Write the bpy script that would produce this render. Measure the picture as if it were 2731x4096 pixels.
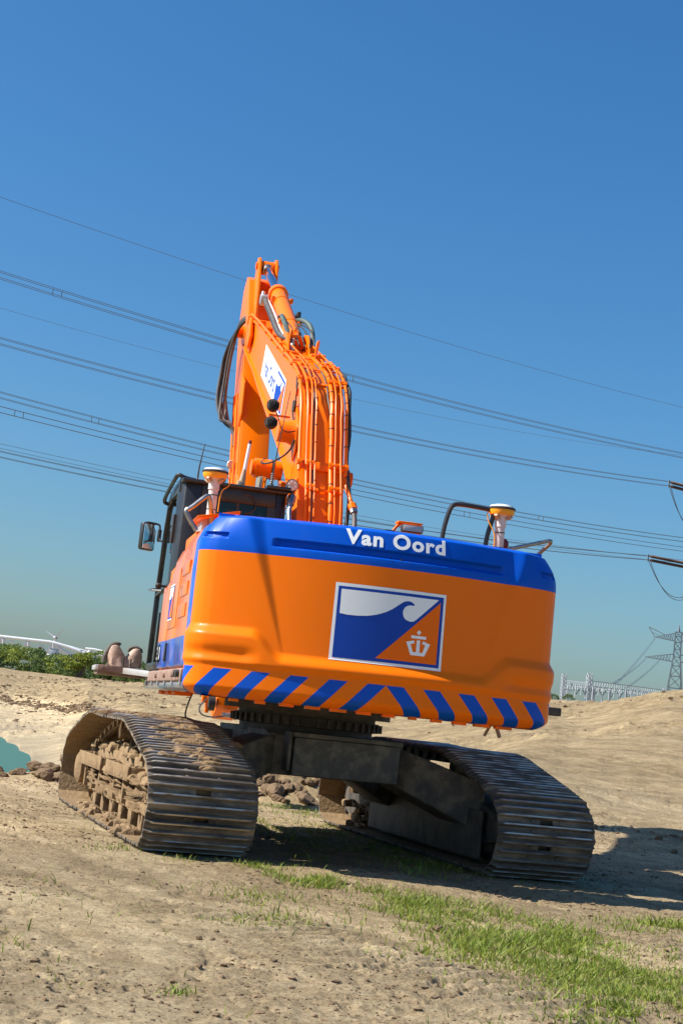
import bpy, bmesh, math, random
import numpy as np
from mathutils import Vector, Matrix
random.seed(7); rng = np.random.default_rng(7)
for o in list(bpy.data.objects): bpy.data.objects.remove(o)
scene = bpy.context.scene
COL = scene.collection
R = math.radians
# ------------------------------------------------------------------ camera
CAM = Vector((-4.2618, -14.2884, 1.1839))
YAW, PITCH, ROLL = R(17.09), R(7.655), R(5.99)
FPX = 6133.4                       # focal length in pixels of the 4096 px high photograph
fwd = Vector((math.sin(YAW)*math.cos(PITCH), math.cos(YAW)*math.cos(PITCH), math.sin(PITCH)))
rgt0 = Vector((math.cos(YAW), -math.sin(YAW), 0)); up0 = rgt0.cross(fwd)
rgt = rgt0*math.cos(ROLL) + up0*math.sin(ROLL); upv = up0*math.cos(ROLL) - rgt0*math.sin(ROLL)
cd = bpy.data.cameras.new('camera'); cam = bpy.data.objects.new('camera', cd); COL.objects.link(cam)
cd.sensor_fit = 'VERTICAL'; cd.sensor_height = 36; cd.sensor_width = 24; cd.lens = 36*FPX/4096
cd.clip_start = 0.1; cd.clip_end = 9000
cam.matrix_world = Matrix(((rgt.x, upv.x, -fwd.x, CAM.x), (rgt.y, upv.y, -fwd.y, CAM.y), (rgt.z, upv.z, -fwd.z, CAM.z), (0, 0, 0, 1)))
scene.camera = cam
# ------------------------------------------------------------------ sky and sun
SUNV = Vector((-0.965, 0.145, 0.97)).normalized()
EL = math.asin(SUNV.z); AZ = math.atan2(SUNV.x, SUNV.y)
world = bpy.data.worlds.new('World'); scene.world = world; world.use_nodes = True
wn = world.node_tree.nodes; wl = world.node_tree.links
sky = wn.new('ShaderNodeTexSky'); sky.sky_type = 'NISHITA'; sky.sun_disc = False
sky.sun_elevation = EL; sky.sun_rotation = AZ; sky.air_density = 1.3; sky.dust_density = 1.35; sky.ozone_density = 10.0; sky.altitude = 0
bg = wn['Background']; bg.inputs['Strength'].default_value = 0.0745
hs = wn.new('ShaderNodeHueSaturation'); hs.inputs['Saturation'].default_value = 1.15
wb = wn.new('ShaderNodeMix'); wb.data_type = 'RGBA'; wb.blend_type = 'MULTIPLY'; wb.inputs[0].default_value = 1; wb.inputs[7].default_value = (.93, 1.03, 1.03, 1)   # the camera's white balance
wl.new(sky.outputs[0], hs.inputs['Color']); wl.new(hs.outputs[0], wb.inputs[6]); wl.new(wb.outputs[2], bg.inputs['Color'])
sd = bpy.data.lights.new('sun', 'SUN'); sd.energy = 4.8; sd.angle = R(0.53); sd.color = (1.0, 0.95, 0.87)
sun = bpy.data.objects.new('sun', sd); COL.objects.link(sun); sun.rotation_euler = SUNV.to_track_quat('Z', 'Y').to_euler()
scene.view_settings.view_transform = 'Standard'; scene.view_settings.look = 'None'
scene.view_settings.exposure = 0.8; scene.view_settings.gamma = 1.0; scene.view_settings.use_curve_mapping = False
# ------------------------------------------------------------------ materials
def mat(name, col, rough=.5, metal=0., col2=None, scale=6., amt=.5, bump=0., bscale=30., coat=0., spec=.5, contrast=.35, detail=6., stretch=None, rvar=0.):
    m = bpy.data.materials.new(name); m.use_nodes = True
    n = m.node_tree.nodes; l = m.node_tree.links; b = n['Principled BSDF']
    b.inputs['Base Color'].default_value = (*col, 1); b.inputs['Roughness'].default_value = rough
    b.inputs['Metallic'].default_value = metal; b.inputs['Coat Weight'].default_value = coat
    b.inputs['Coat Roughness'].default_value = .06; b.inputs['Specular IOR Level'].default_value = spec
    tc = n.new('ShaderNodeTexCoord'); src = tc.outputs['Object']
    if stretch:
        mp = n.new('ShaderNodeMapping'); mp.inputs['Scale'].default_value = stretch; l.new(src, mp.inputs['Vector']); src = mp.outputs[0]
    if col2 is not None:
        t = n.new('ShaderNodeTexNoise'); t.inputs['Scale'].default_value = scale; t.inputs['Detail'].default_value = detail; t.inputs['Roughness'].default_value = .6
        l.new(src, t.inputs['Vector'])
        cr = n.new('ShaderNodeValToRGB'); cr.color_ramp.elements[0].position = .5-contrast/2+(.5-amt)*.3; cr.color_ramp.elements[1].position = .5+contrast/2+(.5-amt)*.3
        cr.color_ramp.elements[0].color = (*col, 1); cr.color_ramp.elements[1].color = (*col2, 1)
        l.new(t.outputs['Fac'], cr.inputs['Fac']); l.new(cr.outputs['Color'], b.inputs['Base Color'])
        if rvar:
            mr = n.new('ShaderNodeMapRange'); mr.inputs[1].default_value = .3; mr.inputs[2].default_value = .7
            mr.inputs[3].default_value = rough; mr.inputs[4].default_value = rough+rvar
            l.new(t.outputs['Fac'], mr.inputs[0]); l.new(mr.outputs[0], b.inputs['Roughness'])
    if bump:
        t2 = n.new('ShaderNodeTexNoise'); t2.inputs['Scale'].default_value = bscale; t2.inputs['Detail'].default_value = 8
        l.new(src, t2.inputs['Vector'])
        bp = n.new('ShaderNodeBump'); bp.inputs['Strength'].default_value = bump; bp.inputs['Distance'].default_value = .02
        l.new(t2.outputs['Fac'], bp.inputs['Height']); l.new(bp.outputs[0], b.inputs['Normal'])
    return m
ORANGE = (.98, .188, .0); BLUE = (.001, .085, .53); WHITE = (.90, .91, .90); SOIL = (.40, .285, .17)
M = {}
M['orange'] = mat('orange_paint', ORANGE, .34, col2=(.95, .175, .0), scale=2.5, coat=.08, spec=.2, bump=.03, bscale=7)
M['blue'] = mat('blue_paint', BLUE, .35, coat=.5)
M['white'] = mat('white_vinyl', WHITE, .4)
M['decal_blue'] = mat('blue_vinyl', (.004, .055, .38), .45, spec=.3)
M['decal_orange'] = mat('orange_vinyl', (.95, .16, .0), .45, spec=.2)
M['black'] = mat('black_paint', (.012, .013, .015), .38, col2=(.03, .028, .025), scale=5, coat=.2)
M['rubber'] = mat('black_rubber', (.02, .02, .021), .6, col2=(.05, .045, .04), scale=9)
M['hose'] = mat('grey_hose_sleeve', (.06, .065, .065), .55, col2=(.12, .12, .11), scale=14)
M['greenhose'] = mat('green_grey_hose', (.05, .085, .065), .5, col2=(.10, .13, .11), scale=14)
M['chrome'] = mat('chrome_rod', (.75, .77, .8), .12, 1.)
M['steel'] = mat('worn_steel', (.42, .42, .42), .38, 1., col2=(.28, .26, .23), scale=12)
M['galv'] = mat('galvanised_steel', (.55, .56, .57), .45, .7, col2=(.42, .42, .42), scale=9)
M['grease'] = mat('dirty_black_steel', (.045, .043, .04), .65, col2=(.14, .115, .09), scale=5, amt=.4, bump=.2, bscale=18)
M['carbody'] = mat('dusty_black_frame', (.095, .09, .083), .7, col2=(.22, .19, .15), scale=7, amt=.38, bump=.25, bscale=22, contrast=.2)
M['plate'] = mat('dusty_cover_plate', (.13, .125, .115), .75, col2=(.24, .22, .18), scale=9, amt=.35, bump=.15, bscale=30, contrast=.18, detail=9)
M['mud'] = mat('dried_mud', (.31, .215, .12), .9, col2=(.19, .125, .07), scale=7, bump=.8, bscale=28, spec=.1)
M['rust'] = mat('rusty_brown_plate', (.23, .13, .09), .7, col2=(.33, .22, .17), scale=8, bump=.2)
M['alu'] = mat('dusty_aluminium', (.62, .60, .57), .45, .5, col2=(.5, .46, .41), scale=6)
M['mastwhite'] = mat('white_mast_paint', (.70, .68, .66), .45, col2=(.55, .5, .46), scale=12, amt=.4)
M['domewhite'] = mat('white_dome_plastic', (.8, .8, .77), .35)
M['yellow'] = mat('amber_plastic', (.85, .36, .01), .4)
M['beige'] = mat('beige_plastic', (.42, .30, .2), .55)
M['dkred'] = mat('dark_red_cap', (.16, .02, .02), .45)
M['lens'] = mat('lamp_lens', (.55, .45, .4), .15, spec=.8)
M['mirror'] = mat('mirror_glass', (.85, .87, .9), .03, 1.)
M['leather'] = mat('tan_boot_leather', (.33, .20, .13), .55, col2=(.48, .33, .25), scale=10, bump=.35, bscale=14)
M['sole'] = mat('dark_boot_sole', (.07, .06, .05), .75, col2=(.13, .11, .09), scale=20)
M['seat'] = mat('dark_seat_cloth', (.03, .03, .035), .85)
M['bwhite'] = mat('white_truss_paint', (.72, .73, .74), .5)
M['pylon'] = mat('grey_lattice_steel', (.12, .15, .17), .6)
M['gantry'] = mat('pale_galvanised_steel', (.42, .45, .48), .6)
M['wire'] = mat('aluminium_conductor', (.10, .12, .15), .5)
M['insul'] = mat('brown_insulator', (.09, .045, .03), .35)
M['roofblue'] = mat('blue_cladding', (.03, .09, .35), .5)
M['hut'] = mat('grey_blue_cladding', (.35, .40, .47), .6)
def glassmat(name, tint, refl=1.):
    m = bpy.data.materials.new(name); m.use_nodes = True; n = m.node_tree.nodes; l = m.node_tree.links
    n.remove(n['Principled BSDF']); out = n['Material Output']
    tr = n.new('ShaderNodeBsdfTransparent'); tr.inputs[0].default_value = (*tint, 1)
    gl = n.new('ShaderNodeBsdfGlossy'); gl.inputs['Roughness'].default_value = .02; gl.inputs['Color'].default_value = (.92, .95, .97, 1)
    fr = n.new('ShaderNodeFresnel'); fr.inputs['IOR'].default_value = 1.52
    mx = n.new('ShaderNodeMixShader'); l.new(fr.outputs[0], mx.inputs[0]); l.new(tr.outputs[0], mx.inputs[1]); l.new(gl.outputs[0], mx.inputs[2])
    l.new(mx.outputs[0], out.inputs['Surface']); return m
M['glass'] = glassmat('cab_glass', (.62, .70, .68))
M['darkglass'] = glassmat('tinted_rear_glass', (.10, .13, .15))
# ------------------------------------------------------------------ mesh helpers
PHI = R(-5.9256); UM = Matrix.Rotation(PHI, 4, 'Z')      # the upper works are slewed a little on the tracks
class MB:
    def __init__(s): s.v = []; s.f = []
    def add(s, vs, fs):
        k = len(s.v); s.v += [tuple(p) for p in vs]; s.f += [tuple(i+k for i in f) for f in fs]; return s
    def box(s, c, d, rot=None):
        hx, hy, hz = d[0]/2, d[1]/2, d[2]/2
        vs = [Vector((x, y, z)) for x in (-hx, hx) for y in (-hy, hy) for z in (-hz, hz)]
        if rot is not None: vs = [rot @ p for p in vs]
        return s.add([p+Vector(c) for p in vs], [(0,1,3,2),(4,6,7,5),(0,4,5,1),(2,3,7,6),(0,2,6,4),(1,5,7,3)])
    def bb(s, x0, x1, y0, y1, z0, z1): return s.box(((x0+x1)/2, (y0+y1)/2, (z0+z1)/2), (x1-x0, y1-y0, z1-z0))
    def bar(s, a, b, w, h=None, upd=(0,0,1)):
        a = Vector(a); b = Vector(b); h = h or w; d = (b-a); L = d.length; d.normalize(); u = Vector(upd)
        if abs(d.dot(u)) > .98: u = Vector((1,0,0))
        x = d.cross(u).normalized(); z = x.cross(d)
        return s.box((a+b)/2, (w, L, h), Matrix((x, d, z)).transposed())
    def tube(s, path, r, seg=8, caps=True, closed=False):
        P = [Vector(p) for p in path]; n = len(P); rr = r if isinstance(r, (list, tuple)) else [r]*n
        T = []
        for i in range(n):
            a = P[(i-1) % n] if (closed or i > 0) else P[i]; b = P[(i+1) % n] if (closed or i < n-1) else P[i]
            T.append((b-a).normalized())
        u = Vector((0,0,1)) if abs(T[0].z) < .9 else Vector((1,0,0)); nrm = (u - T[0]*u.dot(T[0])).normalized()
        vs = []
        for i in range(n):
            nrm = (nrm - T[i]*nrm.dot(T[i])).normalized(); bn = T[i].cross(nrm)
            for k in range(seg):
                a = 2*math.pi*k/seg; vs.append(P[i] + (nrm*math.cos(a) + bn*math.sin(a))*rr[i])
        fs = []
        for i in range(n if closed else n-1):
            for k in range(seg):
                j = (i+1) % n; fs.append((i*seg+k, i*seg+(k+1) % seg, j*seg+(k+1) % seg, j*seg+k))
        if caps and not closed: fs += [tuple(range(seg))[::-1], tuple((n-1)*seg+k for k in range(seg))]
        return s.add(vs, fs)
    def cyl(s, a, b, r0, r1=None, seg=16): return s.tube([a, b], [r0, r0 if r1 is None else r1], seg)
    def lathe(s, prof, o, axis=(0,0,1), seg=24):
        o = Vector(o); d = Vector(axis).normalized(); u = Vector((1,0,0)) if abs(d.x) < .9 else Vector((0,1,0))
        x = (u-d*u.dot(d)).normalized(); y = d.cross(x)
        vs = [o + d*h + (x*math.cos(2*math.pi*k/seg)+y*math.sin(2*math.pi*k/seg))*max(r, 1e-4) for r, h in prof for k in range(seg)]
        fs = [(i*seg+k, i*seg+(k+1) % seg, (i+1)*seg+(k+1) % seg, (i+1)*seg+k) for i in range(len(prof)-1) for k in range(seg)]
        fs += [tuple(range(seg))[::-1], tuple((len(prof)-1)*seg+k for k in range(seg))]
        return s.add(vs, fs)
    def prism(s, poly, fn, t0, t1):
        n = len(poly); vs = [fn(a, b, t0) for a, b in poly] + [fn(a, b, t1) for a, b in poly]
        fs = [(i, (i+1) % n, n+(i+1) % n, n+i) for i in range(n)] + [tuple(range(n))[::-1], tuple(range(n, 2*n))]
        return s.add(vs, fs)
    def sphere(s, c, r, seg=12, rings=8, sq=(1,1,1)):
        c = Vector(c); prof = []
        vs = [c+Vector((0,0,-r*sq[2]))]
        for i in range(1, rings):
            a = -math.pi/2+math.pi*i/rings
            for k in range(seg):
                b = 2*math.pi*k/seg; vs.append(c+Vector((r*sq[0]*math.cos(a)*math.cos(b), r*sq[1]*math.cos(a)*math.sin(b), r*sq[2]*math.sin(a))))
        vs.append(c+Vector((0,0,r*sq[2]))); fs = []
        for k in range(seg): fs.append((0, 1+(k+1) % seg, 1+k))
        for i in range(rings-2):
            for k in range(seg): fs.append((1+i*seg+k, 1+i*seg+(k+1) % seg, 1+(i+1)*seg+(k+1) % seg, 1+(i+1)*seg+k))
        L = len(vs)-1; b0 = 1+(rings-2)*seg
        for k in range(seg): fs.append((b0+k, b0+(k+1) % seg, L))
        return s.add(vs, fs)
    def mesh(s, name, m, xf=None, smooth=35, bevel=0., normals=True):
        me = bpy.data.meshes.new(name)
        bm = bmesh.new(); bv = [bm.verts.new(p) for p in s.v]
        for f in s.f:
            try: bm.faces.new([bv[i] for i in f])
            except ValueError: pass
        if normals: bmesh.ops.recalc_face_normals(bm, faces=bm.faces)
        if bevel:
            es = [e for e in bm.edges if len(e.link_faces) == 2 and e.calc_face_angle() > R(40)]
            bmesh.ops.bevel(bm, geom=es, offset=bevel, segments=2, profile=.5, affect='EDGES', clamp_overlap=True)
        if xf is not None: bm.transform(xf)
        bm.to_mesh(me); bm.free()
        if smooth:
            me.polygons.foreach_set('use_smooth', [True]*len(me.polygons)); me.set_sharp_from_angle(angle=R(smooth))
        me.materials.append(m if not isinstance(m, str) else M[m]); return me
    def build(s, name, m, parent=None, xf=None, smooth=35, bevel=0., **props):
        return link(name, s.mesh(name, m, xf, smooth, bevel), parent, **props)
def link(name, me, parent=None, **props):
    o = bpy.data.objects.new(name, me); COL.objects.link(o)
    if parent is not None: o.parent = parent
    for k, v in props.items(): o[k] = v
    return o
def npmesh(name, verts, quads=None, tris=None, material=None, smooth=True, attr=None):
    me = bpy.data.meshes.new(name); verts = np.asarray(verts, np.float32)
    q = np.asarray(quads if quads is not None else np.zeros((0,4)), np.int32); t = np.asarray(tris if tris is not None else np.zeros((0,3)), np.int32)
    me.vertices.add(len(verts)); me.vertices.foreach_set('co', verts.ravel())
    li = np.concatenate([q.ravel(), t.ravel()]); me.loops.add(len(li)); me.loops.foreach_set('vertex_index', li)
    st = np.concatenate([np.arange(len(q))*4, len(q)*4+np.arange(len(t))*3]); me.polygons.add(len(st))
    me.polygons.foreach_set('loop_start', st.astype(np.int32))
    me.polygons.foreach_set('use_smooth', np.full(len(st), smooth))
    if attr is not None:
        a = me.attributes.new('tint', 'FLOAT', 'POINT'); a.data.foreach_set('value', np.asarray(attr, np.float32))
    me.update(calc_edges=True); me.validate()
    if material: me.materials.append(M[material] if isinstance(material, str) else material)
    return me
def chaikin(P, n=2, closed=False):
    for _ in range(n):
        Q = []; m = len(P)
        if not closed: Q.append(P[0])
        for i in range(m if closed else m-1):
            a = P[i]; b = P[(i+1) % m]
            Q.append(tuple(.75*u+.25*v for u, v in zip(a, b))); Q.append(tuple(.25*u+.75*v for u, v in zip(a, b)))
        if not closed: Q.append(P[-1])
        P = Q
    return P
def sstep(a, b, x):
    t = np.clip((np.asarray(x, float)-a)/(b-a), 0, 1); return t*t*(3-2*t)
def vnoise(x, y, seed=0):
    x = np.asarray(x, float); y = np.asarray(y, float); xi = np.floor(x).astype(np.int64); yi = np.floor(y).astype(np.int64); fx = x-xi; fy = y-yi
    def h(a, b):
        n = (a*374761393 + b*668265263 + seed*974711) & 0xffffffff; n = ((n ^ (n >> 13))*1274126177) & 0xffffffff
        return ((n ^ (n >> 16)) & 0xffff)/65535.
    u = fx*fx*(3-2*fx); v = fy*fy*(3-2*fy)
    return (h(xi, yi)*(1-u)+h(xi+1, yi)*u)*(1-v) + (h(xi, yi+1)*(1-u)+h(xi+1, yi+1)*u)*v
def fbm(x, y, oct=4, seed=0):
    s = 0; a = .5
    for i in range(oct): s = s + a*(vnoise(x, y, seed+i*17)-.5); x = x*2.03; y = y*2.03; a *= .5
    return s
def at(px, py, depth):        # point of the place seen at a photo position (in 1/1568 of the width), at a given distance
    k = 1.7417; return CAM + depth*(fwd + rgt*((px*k-1365.5)/FPX) - upv*((py*k-2048)/FPX))
# ------------------------------------------------------------------ terrain
COLS = [(-.60, [(20,0),(26,-2.5),(60,-3),(90,-2.5),(110,-1),(150,0),(190,3),(260,2.5),(400,1)]),
        (-.206, [(21,0),(25,-1.5),(30,-2.8),(72,-2.6),(82,-1.5),(146,-.2),(154,-.25),(190,3.06),(215,2.9),(400,1)]),
        (-0.1975, [(21,0),(25,-1.5),(29,-2.6),(65,-2.4),(74,-1.5),(142,-.5),(151,-.55),(190,2.95),(215,2.8),(400,1)]),
        (-0.189, [(21,0),(25,-1.5),(29,-2.6),(57,-2.4),(66,-1.5),(139,-.5),(148,-.55),(190,2.95),(215,2.8),(400,1)]),
        (-0.1805, [(21,0),(25,-1.5),(29,-2.6),(49,-2.4),(58,-1.5),(136,-.5),(145,-.55),(190,2.95),(215,2.8),(400,1)]),
        (-0.172, [(21,0),(25,-1.5),(29,-2.6),(41,-2.4),(50,-1.5),(128,-.5),(137,-.55),(190,2.95),(215,2.8),(400,1)]),
        (-.163, [(21,0),(25,-1.3),(29,-1.9),(34,-1.8),(42,-1.4),(118,-.55),(126,-.58),(186,2.9),(210,2.75),(400,1)]),
        (-.150, [(21,0),(26,-1),(30,-1.45),(42,-1.3),(100,-.6),(180,2.8),(205,2.7),(400,1)]),
        (-.112, [(20,0),(26,-.8),(34,-1.2),(45,-1.1),(80,-.55),(170,2.7),(200,2.6),(400,1)]),
        (.016, [(19,0),(24,0),(40,-.2),(80,1.2),(140,3.2),(170,3),(400,1)]),
        (.156, [(21,0),(26,.15),(50,1.7),(87,3.5),(105,3.4),(150,1),(400,1)]),
        (.2336, [(20,0),(28,.1),(44,1.9),(62,3.73),(75,3.9),(130,1),(400,1)]),
        (.60, [(20,0),(24,.2),(45,3.8),(60,4),(130,1),(400,1)])]
def terrain(x, y):
    x = np.asarray(x, float); y = np.asarray(y, float)
    dx = x-CAM.x; dy = y-CAM.y; dep = dx*math.sin(YAW)+dy*math.cos(YAW); lat = dx*math.cos(YAW)-dy*math.sin(YAW); rho = np.hypot(dx, dy)
    t = np.clip(lat/np.maximum(dep, .5)+.007*fbm(x*.04, y*.04, 3, 91), -.6, .6)
    zc = np.stack([np.interp(rho, [0]+[a for a, b in c], [0]+[b for a, b in c]) for _, c in COLS])
    ts = np.array([c[0] for c in COLS]); i = np.clip(np.searchsorted(ts, t)-1, 0, len(ts)-2); w = (t-ts[i])/(ts[i+1]-ts[i]); w = np.where(t < -.15, w, w*w*(3-2*w))
    z = np.take_along_axis(zc, i[None], 0)[0]*(1-w)+np.take_along_axis(zc, (i+1)[None], 0)[0]*w
    z = z*sstep(-2, 6, dep)
    far = sstep(19, 34, rho)
    near = 1-sstep(26, 40, rho)
    pad = sstep(.25, .7, np.maximum(np.abs(np.abs(x)-1.476)-.44, np.abs(y)-2.3)*.8+.25)     # trodden flat under the tracks
    z = z + near*(fbm(x*.55, y*.55, 4, 3)*.045*pad + fbm(x*3.1, y*3.1, 4, 5)*.03*(.4+.6*pad))
    gran = sstep(.02, .14, fbm(x*.9, y*.9, 3, 9))
    z = z + near*gran*np.abs(fbm(x*8, y*8, 3, 11))*.045*pad
    z = z + near*pad*(.016*fbm(x*17, y*17, 3, 13)-.020*sstep(.10, .22, fbm(x*5, y*5, 4, 15)))
    # old crawler prints: shallow ribs across a lane
    a = (x*.94+y*.34); b = (-x*.34+y*.94); lane = np.exp(-((a+3.4)/.5)**2)+np.exp(-((a+1.1)/.4)**2)
    z = z + near*lane*sstep(-.08, .1, fbm(x*.7, y*.7, 3, 21))*.024*np.sin(b*2*math.pi/.16)*sstep(0, 3, -y-3)
    z = z - near*.03*sstep(2.4, 3.6, -y)
    for k_, a0_ in enumerate((-3.9, -2.1, -1.75, -.2, .15)): z = z - near*.022*np.exp(-((a-a0_-.15*np.sin(b*.3))/.09)**2)*sstep(-.1, .1, fbm(x*.5, y*.5, 2, 23+k_))*sstep(1, 4, -y)
    # heaps of dug earth
    for hx, hy, rx, ry, hh in ((-2.5, 8.2, 1.3, 1.0, .10), (-.7, 7.0, .8, .8, .5), (2.2, 7.0, 1.3, 1.1, 1.15), (1.2, 7.4, .8, .8, .35), (4.6, 4.6, .9, .6, .12), (6.2, 3.2, 1.3, .5, .10)):
        g = np.exp(-((x-hx)/rx)**2-((y-hy)/ry)**2); z = z + hh*g*(1+1.6*fbm(x*2.6, y*2.6, 5, 31))
    # raked and driven bank: long streaks and clods
    z = z + far*(fbm(x*.35, y*.35, 5, 41)*(.04+.46*sstep(-.16, -.02, t)) + sstep(-.02, .12, fbm(x*.12+y*.05, y*.10, 3, 45))*np.abs(fbm(x*1.3, y*1.3, 4, 43))*.6)*(1-sstep(300, 500, rho))
    u = lat*.9+dep*.25; z = z + far*sstep(30, 60, rho)*(1-sstep(150, 250, rho))*(.34*fbm(u*.55, dep*.03+lat*.03, 4, 51)+.05*np.sin(u*2.1+3*fbm(x*.05, y*.05, 2, 52)))*sstep(-.21, -.1, t)
    return z
th = np.concatenate([np.linspace(-180, -16, 60)[:-1], np.linspace(-16, -14, 8)[:-1], np.linspace(-14, 14, 720)[:-1], np.linspace(14, 16, 8)[:-1], np.linspace(16, 180, 60)])
rh = np.concatenate([[.6, 1.5, 3, 4.5], 1/np.linspace(1/5.4, 1/34, 520), np.geomspace(34.6, 260, 240), np.geomspace(270, 6000, 24)])
TH, RH = np.meshgrid(np.radians(th)+YAW, rh); GX = CAM.x+RH*np.sin(TH); GY = CAM.y+RH*np.cos(TH); GZ = terrain(GX, GY)
nr, nt = GX.shape; ii = np.arange(nr-1)[:, None]*nt+np.arange(nt-1)[None]
gq = np.stack([ii, ii+1, ii+nt+1, ii+nt], -1).reshape(-1, 4)[:, ::-1]
def groundmat():
    m = bpy.data.materials.new('dry_sandy_soil'); m.use_nodes = True; n = m.node_tree.nodes; l = m.node_tree.links; b = n['Principled BSDF']
    b.inputs['Roughness'].default_value = .93; b.inputs['Specular IOR Level'].default_value = .12
    g = n.new('ShaderNodeNewGeometry')
    def noise(sc, det=6, ro=.6, st=None):
        t = n.new('ShaderNodeTexNoise'); t.inputs['Scale'].default_value = sc; t.inputs['Detail'].default_value = det; t.inputs['Roughness'].default_value = ro
        s = g.outputs['Position']
        if st:
            mp = n.new('ShaderNodeMapping'); mp.inputs['Scale'].default_value = st[0]; mp.inputs['Rotation'].default_value = (0, 0, st[1]); l.new(s, mp.inputs[0]); s = mp.outputs[0]
        l.new(s, t.inputs['Vector']); return t.outputs['Fac']
    def ramp(f, a, b_, c0, c1):
        r = n.new('ShaderNodeValToRGB'); r.color_ramp.elements[0].position = a; r.color_ramp.elements[1].position = b_
        r.color_ramp.elements[0].color = (*c0, 1); r.color_ramp.elements[1].color = (*c1, 1); l.new(f, r.inputs[0]); return r.outputs[0]
    def mix(f, a, b_, mode='MIX'):
        x = n.new('ShaderNodeMix'); x.data_type = 'RGBA'; x.blend_type = mode
        if isinstance(f, float): x.inputs[0].default_value = f
        else: l.new(f, x.inputs[0])
        l.new(a, x.inputs[6]); l.new(b_, x.inputs[7]); return x.outputs[2]
    c = ramp(noise(.55), .35, .65, (.83, .675, .43), (.95, .79, .52))
    c2 = ramp(noise(5., 8, .7), .38, .66, (.52, .46, .40), (1., 1., 1.))
    c = mix(.55, c, c2, 'MULTIPLY')
    c3 = ramp(noise(45., 5, .75), .38, .54, (.45, .41, .37), (1.08, 1.08, 1.08)); c = mix(.62, c, c3, 'MULTIPLY')
    c5 = ramp(noise(1.3, 9, .7), .40, .60, (.66, .63, .58), (1.06, 1.06, 1.05)); c = mix(.6, c, c5, 'MULTIPLY')
    c4 = ramp(noise(1.0, 5, .6, ((.04, .5, .3), .35)), .42, .62, (.78, .76, .76), (1.08, 1.07, 1.04)); c = mix(.7, c, c4, 'MULTIPLY')
    m1 = n.new('ShaderNodeMapping'); m1.inputs['Rotation'].default_value = (0, 0, -.347); l.new(g.outputs['Position'], m1.inputs[0]); m2 = n.new('ShaderNodeMapping'); m2.inputs['Scale'].default_value = (2.4, .16, .3); l.new(m1.outputs[0], m2.inputs[0])
    t6 = n.new('ShaderNodeTexNoise'); t6.inputs['Scale'].default_value = 1.; t6.inputs['Detail'].default_value = 7; t6.inputs['Roughness'].default_value = .65; l.new(m2.outputs[0], t6.inputs['Vector'])
    c = mix(.75, c, ramp(t6.outputs['Fac'], .40, .60, (.86, .83, .78), (1.28, 1.26, 1.22)), 'MULTIPLY')     # wheel lanes
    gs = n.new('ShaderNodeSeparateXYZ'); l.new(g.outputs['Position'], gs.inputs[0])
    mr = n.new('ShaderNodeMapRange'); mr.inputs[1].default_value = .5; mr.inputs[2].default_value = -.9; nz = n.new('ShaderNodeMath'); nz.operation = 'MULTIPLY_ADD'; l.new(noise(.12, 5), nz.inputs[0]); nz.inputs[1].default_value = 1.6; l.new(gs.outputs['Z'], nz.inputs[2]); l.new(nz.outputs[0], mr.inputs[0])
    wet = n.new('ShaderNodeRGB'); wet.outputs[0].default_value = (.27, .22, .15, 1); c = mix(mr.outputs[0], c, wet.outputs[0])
    mb_ = n.new('ShaderNodeMapRange'); mb_.inputs[1].default_value = .2; mb_.inputs[2].default_value = 1.2; l.new(nz.outputs[0], mb_.inputs[0]); bk = n.new('ShaderNodeRGB'); bk.outputs[0].default_value = (.47, .455, .43, 1); bm_ = n.new('ShaderNodeMix'); bm_.data_type = 'RGBA'; bm_.blend_type = 'MULTIPLY'; l.new(mb_.outputs[0], bm_.inputs[0]); l.new(c, bm_.inputs[6]); l.new(bk.outputs[0], bm_.inputs[7]); c = bm_.outputs[2]  # bank soil darkened with height, painted shade for the small shadows it lacks
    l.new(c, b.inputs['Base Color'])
    bp = n.new('ShaderNodeBump'); bp.inputs['Strength'].default_value = .9; bp.inputs['Distance'].default_value = .03; l.new(noise(30., 9, .8), bp.inputs['Height'])
    bp2 = n.new('ShaderNodeBump'); bp2.inputs['Strength'].default_value = .7; bp2.inputs['Distance'].default_value = .25; l.new(noise(1.6, 8, .72), bp2.inputs['Height']); l.new(bp2.outputs[0], bp.inputs['Normal']); l.new(bp.outputs[0], b.inputs['Normal'])
    return m
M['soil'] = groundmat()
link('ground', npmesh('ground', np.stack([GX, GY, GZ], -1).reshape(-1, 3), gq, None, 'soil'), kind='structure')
# ------------------------------------------------------------------ water in the pit
wm = mat('pit_water', (.06, .14, .085), .35, spec=.15, bump=.35, bscale=2.5); M['water'] = wm
c0 = at(40, 1700, 60)
wv = []
for (dx_, dy_) in ((-75, 12), (-4, 26), (-6, 60), (-8, 140), (-75, 150)):
    wv.append((CAM.x+dx_*math.cos(YAW)+dy_*math.sin(YAW), CAM.y-dx_*math.sin(YAW)+dy_*math.cos(YAW), -1.5))
link('water', MB().add(wv, [(0,1,2,3,4)]).mesh('water', 'water'), kind='structure')
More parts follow.
